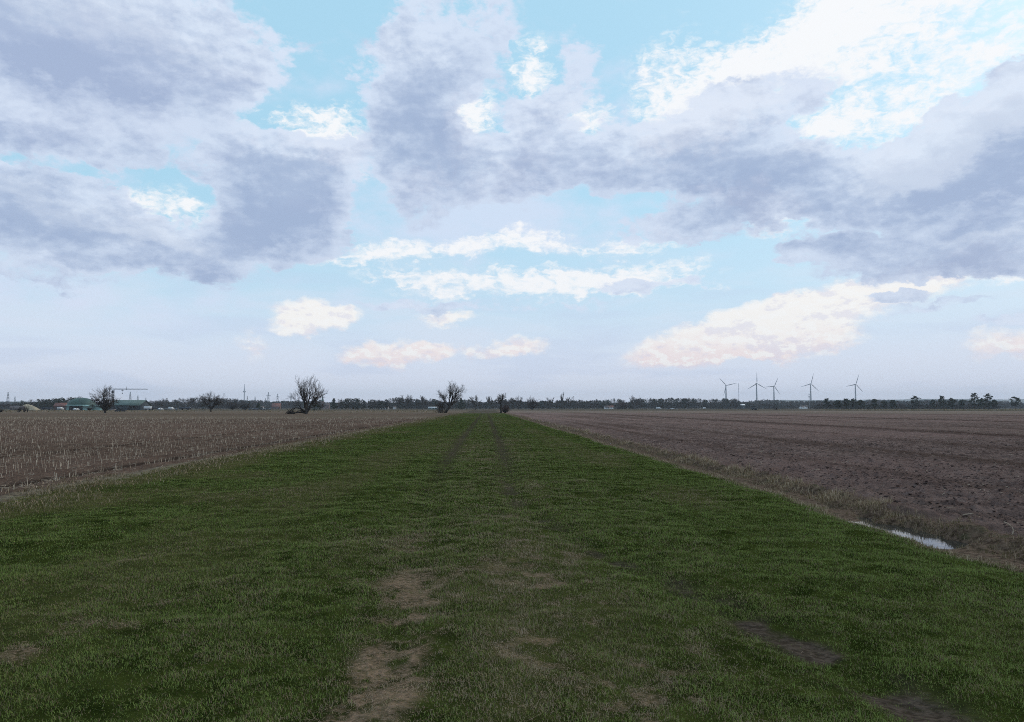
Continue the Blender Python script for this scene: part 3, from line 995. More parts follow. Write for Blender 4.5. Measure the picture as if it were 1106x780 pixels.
ra = RNG.uniform(0, 6.28, n); ca_, sa_ = np.cos(ra)[:, None], np.sin(ra)[:, None]
vx = vv[..., 0] * ca_ - vv[..., 1] * sa_ + x[:, None]; vy = vv[..., 0] * sa_ + vv[..., 1] * ca_ + y[:, None]
vz = vv[..., 2] + gz(x, y)[:, None] + .004
ofs = (np.arange(n) * 10)[:, None, None] + oct_f[None]
o = mesh_np('soil_clods', np.stack((vx, vy, vz), -1).reshape(-1, 3), ofs.reshape(-1, 3), m_soil, attrs={'rut': np.zeros(n * 10), 'pale': np.zeros(n * 10)})
tag(o, 'brown clods of earth strewn over the tilled soil', 'soil clods', kind='stuff')


# a few stalks large enough to pick out on the right-hand soil
def ground_pt(px, py):
    d = ray(px, py)
    k_ = CAM_H / -d.z
    return d.x * k_, d.y * k_


def stalk(px, py, pts, r, label, leaf=None):
    gx, gy = ground_pt(px, py)
    z0 = float(gz(np.array([gx]), np.array([gy]))[0])
    rt = root('corn_stalk', label, 'corn stalk', (gx, gy, z0), 0, 'broken corn stalks on the tilled soil')
    pts = [tuple(c * .55 for c in q_) for q_ in pts]
    leaf = leaf and [tuple(c * .55 for c in q_) for q_ in leaf]
    n_ = len(pts)
    MB().tube(pts, [r * (1 - .35 * i / n_) for i in range(n_)], 6).build('stem', m_straw, rt, True)
    if leaf:
        lb = MB()
        for i in range(len(leaf) - 1):
            a_, b_ = Vector(leaf[i]), Vector(leaf[i + 1])
            w0, w1 = .016 * (1 - i / len(leaf)), .016 * (1 - (i + 1) / len(leaf)) + .002
            sd_ = (b_ - a_).cross(Vector((0, 0, 1))).normalized()
            lb.add([a_ - sd_ * w0, a_ + sd_ * w0, b_ + sd_ * w1, b_ - sd_ * w1, a_ + Vector((0, 0, .004)), b_ + Vector((0, 0, .004))], [(0, 1, 2, 3), (0, 4, 5, 3), (1, 2, 5, 4)])
        lb.build('leaf', m_straw, rt)


stalk(1093, 581, [(0, 0, -.02), (.03, .0, .06), (.04, .0, .12), (-.0, 0, .2), (-.09, .02, .27), (-.15, .04, .3)], .008, 'bent pale corn stalk standing like a hook near the ditch', [(.04, 0, .12), (.1, .01, .1), (.17, .02, .03)])
stalk(1046, 558, [(-.16, 0, .02), (-.03, 0, .035), (.08, .02, .05), (.16, .03, .06)], .007, 'pale broken corn stalk lying flat beyond the ditch puddle', [(.08, .02, .05), (.06, .12, .03), (.02, .2, .01)])
stalk(899, 531, [(0, 0, -.01), (.01, 0, .05), (.0, 0, .11), (.03, .01, .13)], .014, 'short upright white corn stump at the edge of dry grass bank')
stalk(883, 509, [(-.3, 0, .0), (-.1, .1, .05), (.12, .2, .06), (.3, .35, .02)], .006, 'long thin corn stalk slanting across the soil above the bank')
stalk(1092, 493, [(-.3, 0, .02), (.0, .03, .05), (.3, .0, .03)], .007, 'pale corn stalk lying level near the right edge of soil')
stalk(960, 521, [(-.22, 0, .02), (.0, .06, .04), (.24, .1, .02)], .006, 'thin corn stalk lying crosswise in the middle of soil')

# ------------------------------------------------------------------ hills on the skyline
m_hill, t, b = material('wooded_hill', 0.95, 0.05)
n1 = t.noise(pos(t), 0.006, 5, 0.6)
t.put(b.inputs['Base Color'], t.mix(t.step(n1, .35, .65), (0.035, 0.045, 0.030), (0.075, 0.080, 0.055)))


def ridge(name, pa, pb, dist, top, seed):
    xa, xb = at(pa, dist)[0], at(pb, dist)[0]
    H = hgt(top, dist) + CAM_H
    nx, ny = 160, 14
    gx_ = np.linspace(xa, xb, nx); gy_ = np.linspace(0, 1, ny)
    X, T = np.meshgrid(gx_, gy_)
    u = (X - xa) / (xb - xa)
    env = np.clip(np.minimum(u, 1 - u) * 6, 0, 1) ** .6
    Z = H * np.sin(np.pi * np.clip(T, 0, 1)) ** .8 * env * (.72 + .4 * fbm(X / 700.0, T * 1.3, seed, 4)) + 5 * (fbm(X / 40.0, T * 9, seed + 9, 2) - .5) * env
    Z[0] = -6; Z[-1] = -6
    Y = dist - 500 + T * 1400
    i = np.arange(nx * ny).reshape(ny, nx)
    q = np.stack((i[:-1, :-1], i[:-1, 1:], i[1:, 1:], i[1:, :-1]), -1).reshape(-1, 4)
    tag(mesh_np(name, np.stack((X.ravel(), Y.ravel(), Z.ravel()), 1), q, m_hill, smooth=True), kind='structure')


ridge('hills', 770, 1250, 7600, 430.3, 5)
ridge('hills', -160, 60, 7000, 434.0, 15)
ridge('hills', 200, 330, 7400, 434.6, 25)
ridge('hills', 560, 800, 7900, 434.5, 35)

# ------------------------------------------------------------------ trees
m_bark, t, b = material('dark_bark', 0.95, 0.05)
n1 = t.noise(t.vm('MULTIPLY', pos(t), (1, 1, .3)), 3.0, 5, .65)
t.put(b.inputs['Base Color'], t.mix(t.step(n1, .35, .65), (0.030, 0.025, 0.022), (0.075, 0.062, 0.052)))
m_twig, t, b = material('bare_twigs', 0.95, 0.05)
t.put(b.inputs['Base Color'], t.mix(island(t), (0.040, 0.033, 0.030), (0.100, 0.080, 0.068)))
m_redtwig, t, b = material('russet_twigs', 0.95, 0.05)
t.put(b.inputs['Base Color'], t.mix(island(t), (0.065, 0.042, 0.038), (0.13, 0.09, 0.08)))
m_ever, t, b = material('dark_evergreen', 0.9, 0.1)
t.put(b.inputs['Base Color'], t.mix(island(t), (0.020, 0.028, 0.018), (0.050, 0.062, 0.036)))
m_ivy, t, b = material('ivy_leaves', 0.7, 0.2)
t.put(b.inputs['Base Color'], t.mix(island(t), (0.030, 0.045, 0.020), (0.070, 0.085, 0.035)))
m_wood, t, b = material('far_wood', 0.95, 0.05)
ev = attr(t, 'ev')
t.put(b.inputs['Base Color'], t.mix(ev, t.mix(island(t), (0.036, 0.031, 0.030), (0.085, 0.072, 0.064)), t.mix(island(t), (0.020, 0.028, 0.020), (0.045, 0.055, 0.036))))


def seg_mesh(name, segs, mat, parent, n=4):
    """segs: list of (p0, r0, p1, r1) -> one mesh of tapered tubes"""
    P0 = np.array([s[0] for s in segs]); P1 = np.array([s[2] for s in segs])
    R0 = np.array([s[1] for s in segs]); R1 = np.array([s[3] for s in segs])
    d = P1 - P0
    d /= np.maximum(np.linalg.norm(d, axis=1, keepdims=True), 1e-9)
    ref = np.where(np.abs(d[:, 2:3]) > .9, np.array([[1., 0, 0]]), np.array([[0, 0, 1.]]))
    a = np.cross(d, ref); a /= np.linalg.norm(a, axis=1, keepdims=True)
    c = np.cross(d, a)
    vs = []
    for P, R_ in ((P0, R0), (P1, R1)):
        for k_ in range(n):
            th = 2 * math.pi * k_ / n
            vs.append(P + (a * math.cos(th) + c * math.sin(th)) * R_[:, None])
    vs = np.stack(vs, 1).reshape(-1, 3)
    b0 = (np.arange(len(segs)) * 2 * n)[:, None]
    f = np.concatenate([b0 + np.array([k_, (k_ + 1) % n, n + (k_ + 1) % n, n + k_]) for k_ in range(n)], 0)
    return mesh_np(name, vs, f, mat, parent=parent, smooth=True)


def grow(segs, p, d, L, r, level, rnd, up=0.25, spread=0.55, kids=(4, 5, 4), rmin=0.012, wob=0.16, split=0.35):
    n = 5 if level == 0 else 4 if level < 3 else 2
    p = Vector(p); d = Vector(d).normalized()
    for i in range(n):
        d = (d + Vector((rnd.gauss(0, wob), rnd.gauss(0, wob), rnd.gauss(0, wob) + up * .25))).normalized()
        q = p + d * (L / n)
        r2 = max(rmin, r * (1 - .72 / n))
        segs.append((tuple(p), r, tuple(q), r2))
        p, r = q, r2
        if level < len(kids) and i >= (1 if level == 0 else 0):
            m = kids[level] / n
            m = int(m) + (1 if rnd.random() < m - int(m) else 0)
            for _ in range(m):
                ax = Vector((rnd.gauss(0, 1), rnd.gauss(0, 1), rnd.gauss(0, .6)))
                ax = (ax - d * ax.dot(d)).normalized()
                cd = (d + ax * rnd.uniform(split, spread + split) + Vector((0, 0, up * .5))).normalized()
                grow(segs, p, cd, L * rnd.uniform(.48, .78) * (1 - .3 * i / n), max(rmin, r * rnd.uniform(.45, .7)), level + 1, rnd, up, spread, kids, rmin, wob, split)


def clumps(pts, size, rnd, jit=0.35):
    """small leaf-sized faces round given points"""
    P = np.array(pts, float)
    n = len(P)
    a = rnd.normal(size=(n, 3)); a /= np.linalg.norm(a, axis=1, keepdims=True)
    c = rnd.normal(size=(n, 3)); c -= a * (a * c).sum(1, keepdims=True); c /= np.linalg.norm(c, axis=1, keepdims=True)
    s = size * rnd.uniform(.5, 1.4, (n, 1))
    P = P + rnd.normal(0, jit, (n, 3)) * size
    vs = np.stack((P - a * s * .6 - c * s * .35, P + a * s * .6 - c * s * .3, P + c * s * .75), 1).reshape(-1, 3)
    return vs, np.arange(n * 3).reshape(-1, 3)


def bare_tree(name, label, px, dist, top, width, trunks, seed, group=None, lean=0.0, trunk_h=0.12, up=0.35, rmin=None, kids=(6, 6, 6), mat=None, split=.35, cat='tree'):
    """crown of bare twigs on one or more stems; scaled so that its height and spread are as measured"""
    x, y = at(px, dist)
    H = hgt(top, dist) + CAM_H
    rnd = random.Random(seed)
    rmin = (rmin or max(.012, dist * .00006)) * .8
    tr = root(name, label, cat, (x, y, -.05), 0, group)
    th = H * trunk_h
    tp = Vector((lean * th, 0, th))
    tr_r = H * .027 + .05
    segs = []
    for (ang_, ln, rr) in trunks:
        a = RAD(ang_)
        d = Vector((math.sin(a), rnd.uniform(-.35, .35), math.cos(a)))
        grow(segs, tp * .9, d, H * ln, tr_r * rr, 0, rnd, up=up, rmin=rmin, kids=kids, split=split)
    P = np.array([s[2] for s in segs])
    # fit to the measured height and spread (same factor across and in depth)
    kz = (H - th) / max(P[:, 2].max() - th, .1)
    lo, hi = np.percentile(P[:, 0], [1, 99])
    kx = width / max(hi - lo, .1)
    fit = lambda q: ((q[0] - tp.x) * kx + tp.x, q[1] * kx, (q[2] - th) * kz + th if q[2] > th else q[2])
    segs = [(fit(s[0]), s[1], fit(s[2]), s[3]) for s in segs]
    big = [s for s in segs if s[1] > tr_r * .3]
    thin = [s for s in segs if s[1] <= tr_r * .3]
    mb = MB()
    mb.tube([(0, 0, -.3), (lean * th * .3, 0, th * .35), (lean * th * .8, 0, th * .8), (lean * th, 0, th * 1.05)], [tr_r * 1.6, tr_r * 1.15, tr_r * 1.1, tr_r * 1.05], 8)
    mb.build('trunk', m_bark, tr, True)
    seg_mesh('limbs', big or segs[:4], m_bark, tr, 6)
    seg_mesh('crown', thin, mat or m_twig, tr, 3)
    return tr, segs, H


# the five trees one sees first
tA, sA, HA = bare_tree('willow_tree', 'bare willow with dense dark lower boughs standing before the green dome and crane', 113.7, 250, 415.2, 7.6,
                       [(-60, .5, .4), (-48, .62, .5), (-38, .7, .55), (-28, .7, .55), (-14, .4, .4), (7, .85, .6), (13, .95, .7), (20, .9, .6), (30, .7, .5), (42, .5, .4)], 3, trunk_h=.16, rmin=.02, up=.15, split=.45)
rr = np.random.default_rng(5)
pts = []
for _ in range(1500):
    z = rr.uniform(1.0, 4.4)
    w = .5 + (z - 1.0) * .95
    pts.append((rr.uniform(-w, w) + .1, rr.uniform(-w, w) * .8, z + rr.normal(0, .15)))
v_, f_ = clumps(pts, .26, rr)
mesh_np('lower_boughs', v_, f_, m_twig, parent=tA)

tB, sB, HB = bare_tree('willow_tree', 'small round bare willow alone in the field before hazy bushes', 227.8, 330, 421.8, 10.6,
                       [(-55, .6, .5), (-38, .7, .6), (-20, .75, .7), (-5, .7, .7), (10, .75, .7), (25, .7, .7), (40, .7, .6), (56, .6, .5), (-66, .5, .4), (66, .5, .4), (0, .8, .6)], 8, trunk_h=.10, rmin=.022, up=.15, split=.45)

tC, sC, HC = bare_tree('willow_tree', 'large many-stemmed bare willow with broken limbs lying at its foot', 331, 206, 404.0, 9.2,
                       [(-42, .68, .45), (-30, .8, .55), (-20, .85, .65), (-10, .85, .75), (-2, .95, .85), (7, 1.0, .9), (17, .9, .7), (36, .85, 1.1), (46, .5, .4)], 21, trunk_h=.05, rmin=.017, up=.3, split=.38)
mb = MB()
for pts_, r0 in (([(-.3, 0, .4), (-1.6, -.2, 1.5), (-2.7, -.3, 1.75), (-3.4, -.2, 1.3), (-3.7, -.2, .2)], .20), ([(-.4, .2, .35), (-1.6, .3, .55), (-2.9, .2, .4), (-3.8, .1, .35)], .24),
                 ([(-.6, 0, .5), (-1.5, -.6, 1.0), (-2.4, -1.0, .6), (-2.9, -1.2, .1)], .15), ([(-2.7, -.3, 1.75), (-3.6, 0, 1.6), (-4.3, .2, .9), (-4.6, .3, .1)], .11),
                 ([(-3.4, -.2, .2), (-4.2, -.3, .9), (-4.6, -.2, .3)], .16)):
    mb.tube(pts_, [r0 * (1 - .5 * i / len(pts_)) for i in range(len(pts_))], 7)
mb.build('fallen_limbs', m_bark, tC, True)
pts = [(rr.normal(-4.1, .45), rr.normal(-.1, .5), abs(rr.normal(.35, .35))) for _ in range(700)]
v_, f_ = clumps(pts, .2, rr)
tag(mesh_np('brushwood', v_, f_, m_twig, parent=tC), kind='stuff')

tD, sD, HD = bare_tree('willow_tree', 'bare willow with stout leaning trunk and ivy where the grass strip ends', 480.7, 246, 409.6, 8.2,
                       [(-52, .5, .4), (-38, .6, .5), (-25, .75, .6), (-14, .85, .7), (-4, .9, .75), (6, .9, .8), (16, .9, .8), (27, .85, .75), (40, .65, .5), (54, .45, .4)], 34, trunk_h=.2, lean=.75, rmin=.018, up=.28, split=.42)
ivy = []
for s in sD:
    if s[1] > .07 and (s[0][0] < 1.6) and s[0][2] > HD * .42 and s[0][2] < HD * .86:
        for _ in range(16):
            k_ = rr.random()
            ivy.append([s[0][i] * (1 - k_) + s[2][i] * k_ + rr.normal(0, .1) for i in range(3)])
if ivy:
    v_, f_ = clumps(ivy, .2, rr)
    mesh_np('ivy', v_, f_, m_ivy, parent=tD)
pts = [(rr.normal(-1.6, 1.0), rr.normal(0, .8), abs(rr.normal(2.4, 1.1))) for _ in range(420)]
sg = []
for q in pts:
    sg.append(((q[0] * .75, q[1] * .75, max(0, q[2] - 1.3)), .022, tuple(q), .012))
tag(seg_mesh('sucker_shoots', sg, m_twig, tD, 3), kind='stuff')

tF, sF, HF = bare_tree('willow_tree', 'slim bare willow with round head rising beside a thicket right of strip', 541.0, 238, 423.2, 3.2,
                       [(-50, .4, .4), (-28, .55, .6), (-8, .65, .7), (8, .65, .9), (26, .6, .7), (48, .4, .4)], 44, trunk_h=.42, rmin=.018, up=.12, split=.45)


def shrub(name, label, px, dist, top, width, seed, mat=None, n=26, group=None, cat='shrub', kids=(4, 3), rmin=None):
    x, y = at(px, dist)
    H = hgt(top, dist) + CAM_H
    rnd = random.Random(seed)
    o = root(name, label, cat, (x, y, -.05), 0, group)
    segs = []
    for i in range(n):
        a = RAD(rnd.uniform(-52, 52)); e = rnd.uniform(-.6, .6)
        grow(segs, (rnd.gauss(0, .03), rnd.gauss(0, .03), 0), (math.sin(a), e, math.cos(a)), H * rnd.uniform(.5, .95), H * .014 + .02, 1, rnd,
             up=.3, kids=(0,) + kids, rmin=rmin or max(.012, dist * .00007))
    P = np.array([s[2] for s in segs])
    kz = H / P[:, 2].max(); lo, hi = np.percentile(P[:, 0], [1, 99]); kx = width / (hi - lo)
    segs = [((s[0][0] * kx, s[0][1] * kx, s[0][2] * kz), s[1], (s[2][0] * kx, s[2][1] * kx, s[2][2] * kz), s[3]) for s in segs]
    st = [s for s in segs if s[0][2] < H * .22]
    up_ = [s for s in segs if s[0][2] >= H * .22]
    seg_mesh('stem', st, m_bark, o, 4)
    seg_mesh('crown', up_, mat or m_twig, o, 3)
    return o


shrub('thicket_shrub', 'dense leafless thicket at the foot of the slim willow', 545.6, 240, 434.6, 3.0, 51, m_redtwig, n=40)
shrub('bramble_shrub', 'low dark shrub at the left edge of the stubble', 1.0, 290, 441.0, 2.0, 52, m_bark, n=22)
shrub('bare_shrub', 'bare little shrub with forked stem left of the tan heap', 20.5, 290, 436.8, 1.8, 53, n=16)
shrub('bare_shrub', 'thin bare shrub standing before the tan heap', 26.6, 290, 437.5, 1.6, 54, n=12)
shrub('bare_shrub', 'thin leaning shrub before the right end of tan heap', 30.0, 285, 438.5, 1.2, 55, n=9)
shrub('round_shrub', 'large round hazy grey shrub beside the small round willow', 251, 700, 432.6, 10.5, 56, n=60, rmin=.06)
shrub('round_shrub', 'darker round shrub left of the tall thin tower', 265, 620, 434.2, 7.0, 57, m_bark, n=60, rmin=.06)
shrub('reddish_shrub', 'reddish bare shrub next to the round-headed tree before the wood', 672.5, 900, 432.0, 11.0, 58, m_redtwig, n=60, rmin=.06)
shrub('round_shrub', 'wide bushy tree with many stems standing right of the strip end', 575, 680, 426.8, 13.0, 59, n=46, rmin=.06, kids=(4, 4))
shrub('dark_shrub', 'dark low shrub under the reddish shrub', 668, 850, 439.3, 4.0, 60, m_bark, n=24, rmin=.07)

for (px, dist, top, wid, seed, lab, fan) in (
        (513.5, 600, 426.0, 9.5, 61, 'bare tree with round pale crown standing at the head of strip', 0),
        (560, 800, 427.0, 11.0, 62, 'bare tree left of the wide bushy tree', 0),
        (685.5, 900, 425.8, 13.0, 63, 'round-headed bare tree with dark base above the tilled field', 0),
        (615, 900, 427.8, 12.0, 64, 'bare tree just right of the tall poplar', 0),
        (439, 820, 425.8, 12.0, 65, 'tall open-crowned bare tree in front of the middle wood', 0),
        (431, 830, 428.6, 7.0, 66, 'smaller bare tree left of the tall open-crowned one', 0),
        (456, 830, 426.8, 7.0, 67, 'slender bare tree left of the leaning willow', 0),
        (529, 900, 427.6, 8.0, 68, 'bare tree between the strip head tree and slim willow', 0),
        (553, 900, 429.0, 6.0, 69, 'small bare tree just left of the slim willow thicket', 0),
        (206, 820, 429.2, 10.0, 70, 'bare tree over the low wood left of the small round willow', 0),
        (82, 800, 427.6, 11.0, 71, 'bare spreading tree showing behind the green dome', 0),
        (594, 950, 428.8, 9.0, 72, 'bare tree right of the wide bushy tree', 0),
        (346, 520, 433.0, 7.0, 73, 'dark twiggy tree close behind the large willow', 0)):
    bare_tree('bare_tree', lab, px, dist, top, wid, [(-40, .5, .5), (-18, .65, .8), (3, .7, 1.0), (20, .65, .8), (40, .5, .5)], seed, trunk_h=.2, rmin=max(.02, dist * .00009), kids=(6, 6, 4),
              group='bare trees before the woods')

# poplar: a narrow column of steep twigs
bare_tree('poplar_tree', 'tall narrow poplar standing above the wood', 607, 950, 422.8, 4.0, [(-6, .5, .6), (0, .95, 1.0), (6, .5, .6), (0, .7, .6)], 81, trunk_h=.1, up=.9, rmin=.085, kids=(9, 5, 2))


def evergreen(name, label, px, dist, top, width, seed, group=None):
    x, y = at(px, dist)
    H = hgt(top, dist) + CAM_H
    g_ = np.random.default_rng(seed)
    o = root(name, label, 'tree', (x, y, -.05), 0, group)
    MB().tube([(0, 0, -.2), (0, 0, H * .5), (0, 0, H * .95)], [H * .022, H * .015, .03], 6).build('trunk', m_bark, o, True)
    n = 700
    z = H * (.08 + .92 * g_.random(n) ** 1.1)
    k_ = (z / H)
    w = width / 2 * np.clip(1.15 - k_ ** 1.6, .08, 1) * (.8 + .35 * np.sin(z * 2.6 + seed))
    th = g_.uniform(0, 6.28, n); r_ = w * np.sqrt(g_.random(n))
    v_, f_ = clumps(np.stack((r_ * np.cos(th), r_ * np.sin(th), z), 1), max(.35, dist * .0009), g_)
    mesh_np('crown', v_, f_, m_ever, parent=o)
    return o


evergreen('spruce_tree', 'small dark pointed evergreen right of the thin tower', 279, 680, 435.0, 4.6, 91)
evergreen('spruce_tree', 'dark bushy evergreen hugging the right side of large willow', 340, 380, 429.5, 7.0, 92)
evergreen('spruce_tree', 'broad dark evergreen right of the ivied willow', 498, 700, 430.5, 9.5, 93)
evergreen('spruce_tree', 'dark round evergreen heading the middle wood', 360.5, 720, 430.8, 6.5, 94)

# flat-topped pines along the far right
def pine(label, px, dist, top, width, seed):
    x, y = at(px, dist)
    H = hgt(top, dist) + CAM_H
    rnd = random.Random(seed); g_ = np.random.default_rng(seed)
    o = root('pine_tree', label, 'tree', (x, y, -.05), 0, 'pines at the far edge of the tilled field')
    MB().tube([(0, 0, -.2), (rnd.uniform(-.2, .2), 0, H * .45), (rnd.uniform(-.4, .4), 0, H * .93)], [H * .022, H * .017, .05], 6).build('trunk', m_bark, o, True)
    segs = []; pts = []
    tiers = 6
    for i in range(tiers):
        z = H * (.34 + .62 * i / (tiers - 1))
        wr = width / 2 * (.6 + .55 * math.sin(math.pi * (.15 + .75 * i / tiers))) * rnd.uniform(.75, 1.1)
        if i == tiers - 1: wr *= .55
        for _ in range(5):
            a = rnd.uniform(0, 6.28); l_ = wr * rnd.uniform(.55, 1)
            tip = (math.cos(a) * l_, math.sin(a) * l_, z + rnd.uniform(-.05, .08) * H)
            segs.append(((0, 0, z - .04 * H), H * .008 + .03, tip, .03))
            for _ in range(26):
                pts.append((tip[0] * rnd.uniform(.45, 1.08) + rnd.gauss(0, .35), tip[1] * rnd.uniform(.45, 1.08) + rnd.gauss(0, .35), tip[2] + abs(rnd.gauss(0, .032)) * H))
    seg_mesh('limbs', segs, m_bark, o, 4)
    v_, f_ = clumps(pts, dist * .0010, g_)
    mesh_np('crown', v_, f_, m_ever, parent=o)


for px, dist, top, wid, lab in (
        (893, 690, 431.6, 6.4, 'tree-like dark pine between the third and last turbine, alone left of the row'),
        (905, 680, 433.4, 7.5, 'round-headed pine that starts the row left of the last turbine'),
        (914, 720, 431.8, 6.5, 'narrow pine just left of the last wind turbine'),
        (922, 700, 431.4, 7.5, 'broad pine directly under the last wind turbine'),
        (930, 740, 433.2, 7.5, 'flat-topped pine just right of the last turbine tower'),
        (944.5, 670, 431.4, 5.0, 'single pine with long bare trunk right of the last turbine'),
        (955, 740, 434.2, 6.5, 'low spreading pine in the middle of the gap'),
        (964.5, 700, 433.0, 5.5, 'small pine next to the low spreading one'),
        (989, 700, 429.0, 9.0, 'cone-shaped dense pine standing well apart in mid row'),
        (1008, 760, 432.8, 6.4, 'hazy low pine right of the cone-shaped one'),
        (1018.5, 720, 428.4, 8.5, 'tall layered pine with pale tip left of the tallest'),
        (1028, 720, 431.0, 7.5, 'dark dense pine touching the tall layered one'),
        (1039, 760, 432.4, 6.0, 'lower pine in the gap before the tallest pine'),
        (1052.5, 690, 425.6, 9.0, 'tallest pine with a domed top, near the right edge'),
        (1060, 680, 431.2, 6.0, 'short dark pine between the two tallest'),
        (1067.5, 690, 426.4, 8.0, 'second tallest pine with pointed tip'),
        (1074, 680, 432.0, 5.5, 'low outer pine at the right foot of the pointed one'),
        (1096.5, 690, 429.4, 10.5, 'wide umbrella-shaped pine closest to the right edge')):
    pine(lab, px, dist, top, wid, int(px))

# ------------------------------------------------------------------ far woods: each band reads as one mass
def wood(label, pa, pb, dist, top, ever=.2, depth=30, seed=0, var=.26, dens=1.0):
    g_ = np.random.default_rng(seed + 1000)
    xa, xb = at(pa, dist)[0], at(pb, dist)[0]
    H0 = hgt(top, dist) + CAM_H
    nt = int((xb - xa) / 3.0 * 3.4 * dens)
    vs, evs = [], []
    size = max(.6, dist * .00075)
    for i in range(nt):
        x = g_.uniform(xa, xb); y = dist + g_.uniform(0, depth)
        env = .92 + var * 2.2 * (float(fbm(np.array([x / 26.0]), np.array([dist * .01]), seed, 3)[0]) - .5) * 1.6 + g_.normal(0, .05)
        edge = min(1, (min(x - xa, xb - x) + 3) / 10)
        H = H0 * env * (.55 + .45 * edge)
        is_ev = 1.0 if g_.random() < ever else 0.0
        n = int(170 * (1.2 if is_ev else 1))
        w = H * g_.uniform(.24, .46)
        z = H * (.10 + .9 * g_.random(n) ** (.9 if is_ev else .8))
        wz = w * np.sin(np.clip(z / H, .12, .97) * math.pi) ** .55
        th = g_.uniform(0, 6.28, n); r_ = wz * np.sqrt(g_.random(n))
        P = np.stack((x + r_ * np.cos(th), y + r_ * np.sin(th), z), 1)
        if is_ev:
            v_, _ = clumps(P, size * 1.1, g_)
        else:                                   # upright slivers, as twigs fan out
            d = np.stack((np.cos(th) * .5 * r_ / max(w, .1), np.sin(th) * .5 * r_ / max(w, .1), np.full(n, 1.0)), 1)
            d += g_.normal(0, .3, (n, 3))
            L = size * g_.uniform(.8, 2.0, (n, 1)); sw = size * g_.uniform(.12, .34, (n, 1))
            sx_ = np.stack((np.cos(th + 1.5), np.sin(th + 1.5), np.zeros(n)), 1)
            v_ = np.stack((P - sx_ * sw, P + sx_ * sw, P + d * L * .8), 1).reshape(-1, 3)
        vs.append(v_); evs.append(np.full(len(v_), is_ev))
    # undergrowth closing the foot
    n = int((xb - xa) * 26)
    P = np.stack((g_.uniform(xa, xb, n), dist + g_.uniform(-4, depth, n), H0 * .60 * g_.random(n) ** .9), 1)
    v_, _ = clumps(P, size * 1.3, g_)
    vs.append(v_); evs.append(np.full(len(v_), .3))
    v_ = np.concatenate(vs)
    tag(mesh_np('wood', v_, np.arange(len(v_)).reshape(-1, 3), m_wood, attrs={'ev': np.concatenate(evs)}), label, 'wood', kind='stuff')


wood('low brown wood at the far left behind the heap', -90, 26, 950, 436.2, .1, 40, 1)
wood('dark humped wood between the tan heap and the dome', 17, 78, 720, 430.2, .75, 40, 2)
wood('low grey wood right of the green shed', 150, 262, 1050, 432.0, .15, 50, 3, dens=.9)
wood('hazy wood below the pylons', 236, 350, 1500, 433.0, .25, 60, 4)
wood('dark wood right of the large willow', 356, 414, 740, 430.0, .4, 35, 5)
wood('bare wood behind the white buildings', 408, 474, 900, 431.6, .25, 45, 6)
wood('wood behind the leaning willow and strip end', 462, 566, 1080, 432.6, .25, 50, 7)
wood('long wood with the poplar above it', 548, 690, 1080, 432.0, .35, 50, 8)
wood('long even wood left of the wind turbines', 684, 802, 1150, 430.0, .3, 50, 9, var=.12)
wood('hazy low wood at the foot of the turbines', 792, 905, 1700, 434.0, .3, 80, 10)
wood('nearer low dark wood below the turbines', 770, 862, 1250, 436.6, .3, 50, 11)
wood('hazy wood behind the row of pines', 880, 1066, 1500, 432.6, .3, 60, 12, var=.12)
wood('hazy wood at the right edge behind the umbrella pine', 1078, 1210, 1500, 432.4, .3, 60, 13)
wood('continuous blue-grey woodland far behind the nearer woods', -150, 470, 1900, 434.6, .3, 90, 15, var=.10, dens=.8)
wood('continuous hazy woodland behind the right-hand woods', 460, 1260, 2300, 435.2, .3, 90, 16, var=.10, dens=.8)
wood('scrub wood at the foot of the pines', 884, 1080, 850, 437.0, .3, 30, 14)

# ------------------------------------------------------------------ wind turbines
m_tur = plain('turbine_white', (0.26, 0.27, 0.29), .5, .06, .02)
m_blade_t = plain('turbine_blade', (0.16, 0.17, 0.19), .5, .06, .02)


def turbine(label, px, hub_y, blade_px, angle, dist=3900, yaw=0.0):
    x, y = at(px, dist)
    Hh = hgt(hub_y, dist) + CAM_H
    R_ = blade_px / F * dist
    o = root('wind_turbine', label, 'wind turbine', (x, y, 0), yaw, 'wind turbines beyond the woods')
    MB().lathe((0, 0, 0), [(4.6, -2), (4.2, 10), (3.4, Hh * .6), (2.5, Hh - 3)], 16).build('tower', m_tur, o, True)
    MB().tube([(0, -6.5, Hh), (0, -4, Hh + .2), (0, 6, Hh + .4), (0, 8, Hh + .4)], [1.6, 2.4, 2.4, 1.6], 10).build('nacelle', m_tur, o, True)
    hub = MB().lathe((0, 0, 0), [(2.0, -1.6), (2.0, 0), (1.5, 1.4), (0.05, 2.2)], 12).build('hub', m_tur, o, True)
    hub.location = (0, -8, Hh); hub.rotation_euler = (math.pi / 2, 0, 0)
    for k_ in range(3):
        a = RAD(angle + 120 * k_)
        u = Vector((math.cos(a), 0, math.sin(a))); s_ = Vector((-math.sin(a), 0, math.cos(a)))
        mb = MB()
        c0 = Vector((0, -8, Hh))
        prof = [(.02, 1.0, 1.0), (.10, 1.1, .9), (.22, 2.1, .6), (.5, 1.5, .4), (.8, .95, .25), (1.0, .25, .1)]
        vs = []
        for (f_, ch, thk) in prof:
            p_ = c0 + u * (R_ * f_)
            vs += [p_ - s_ * ch, p_ + Vector((0, thk, 0)), p_ + s_ * ch, p_ - Vector((0, thk, 0))]
        fs = [(i * 4 + j, i * 4 + (j + 1) % 4, i * 4 + 4 + (j + 1) % 4, i * 4 + 4 + j) for i in range(5) for j in range(4)] + [(3, 2, 1, 0), (20, 21, 22, 23)]
        mb.add(vs, fs); mb.build('blade', m_blade_t, o, True)


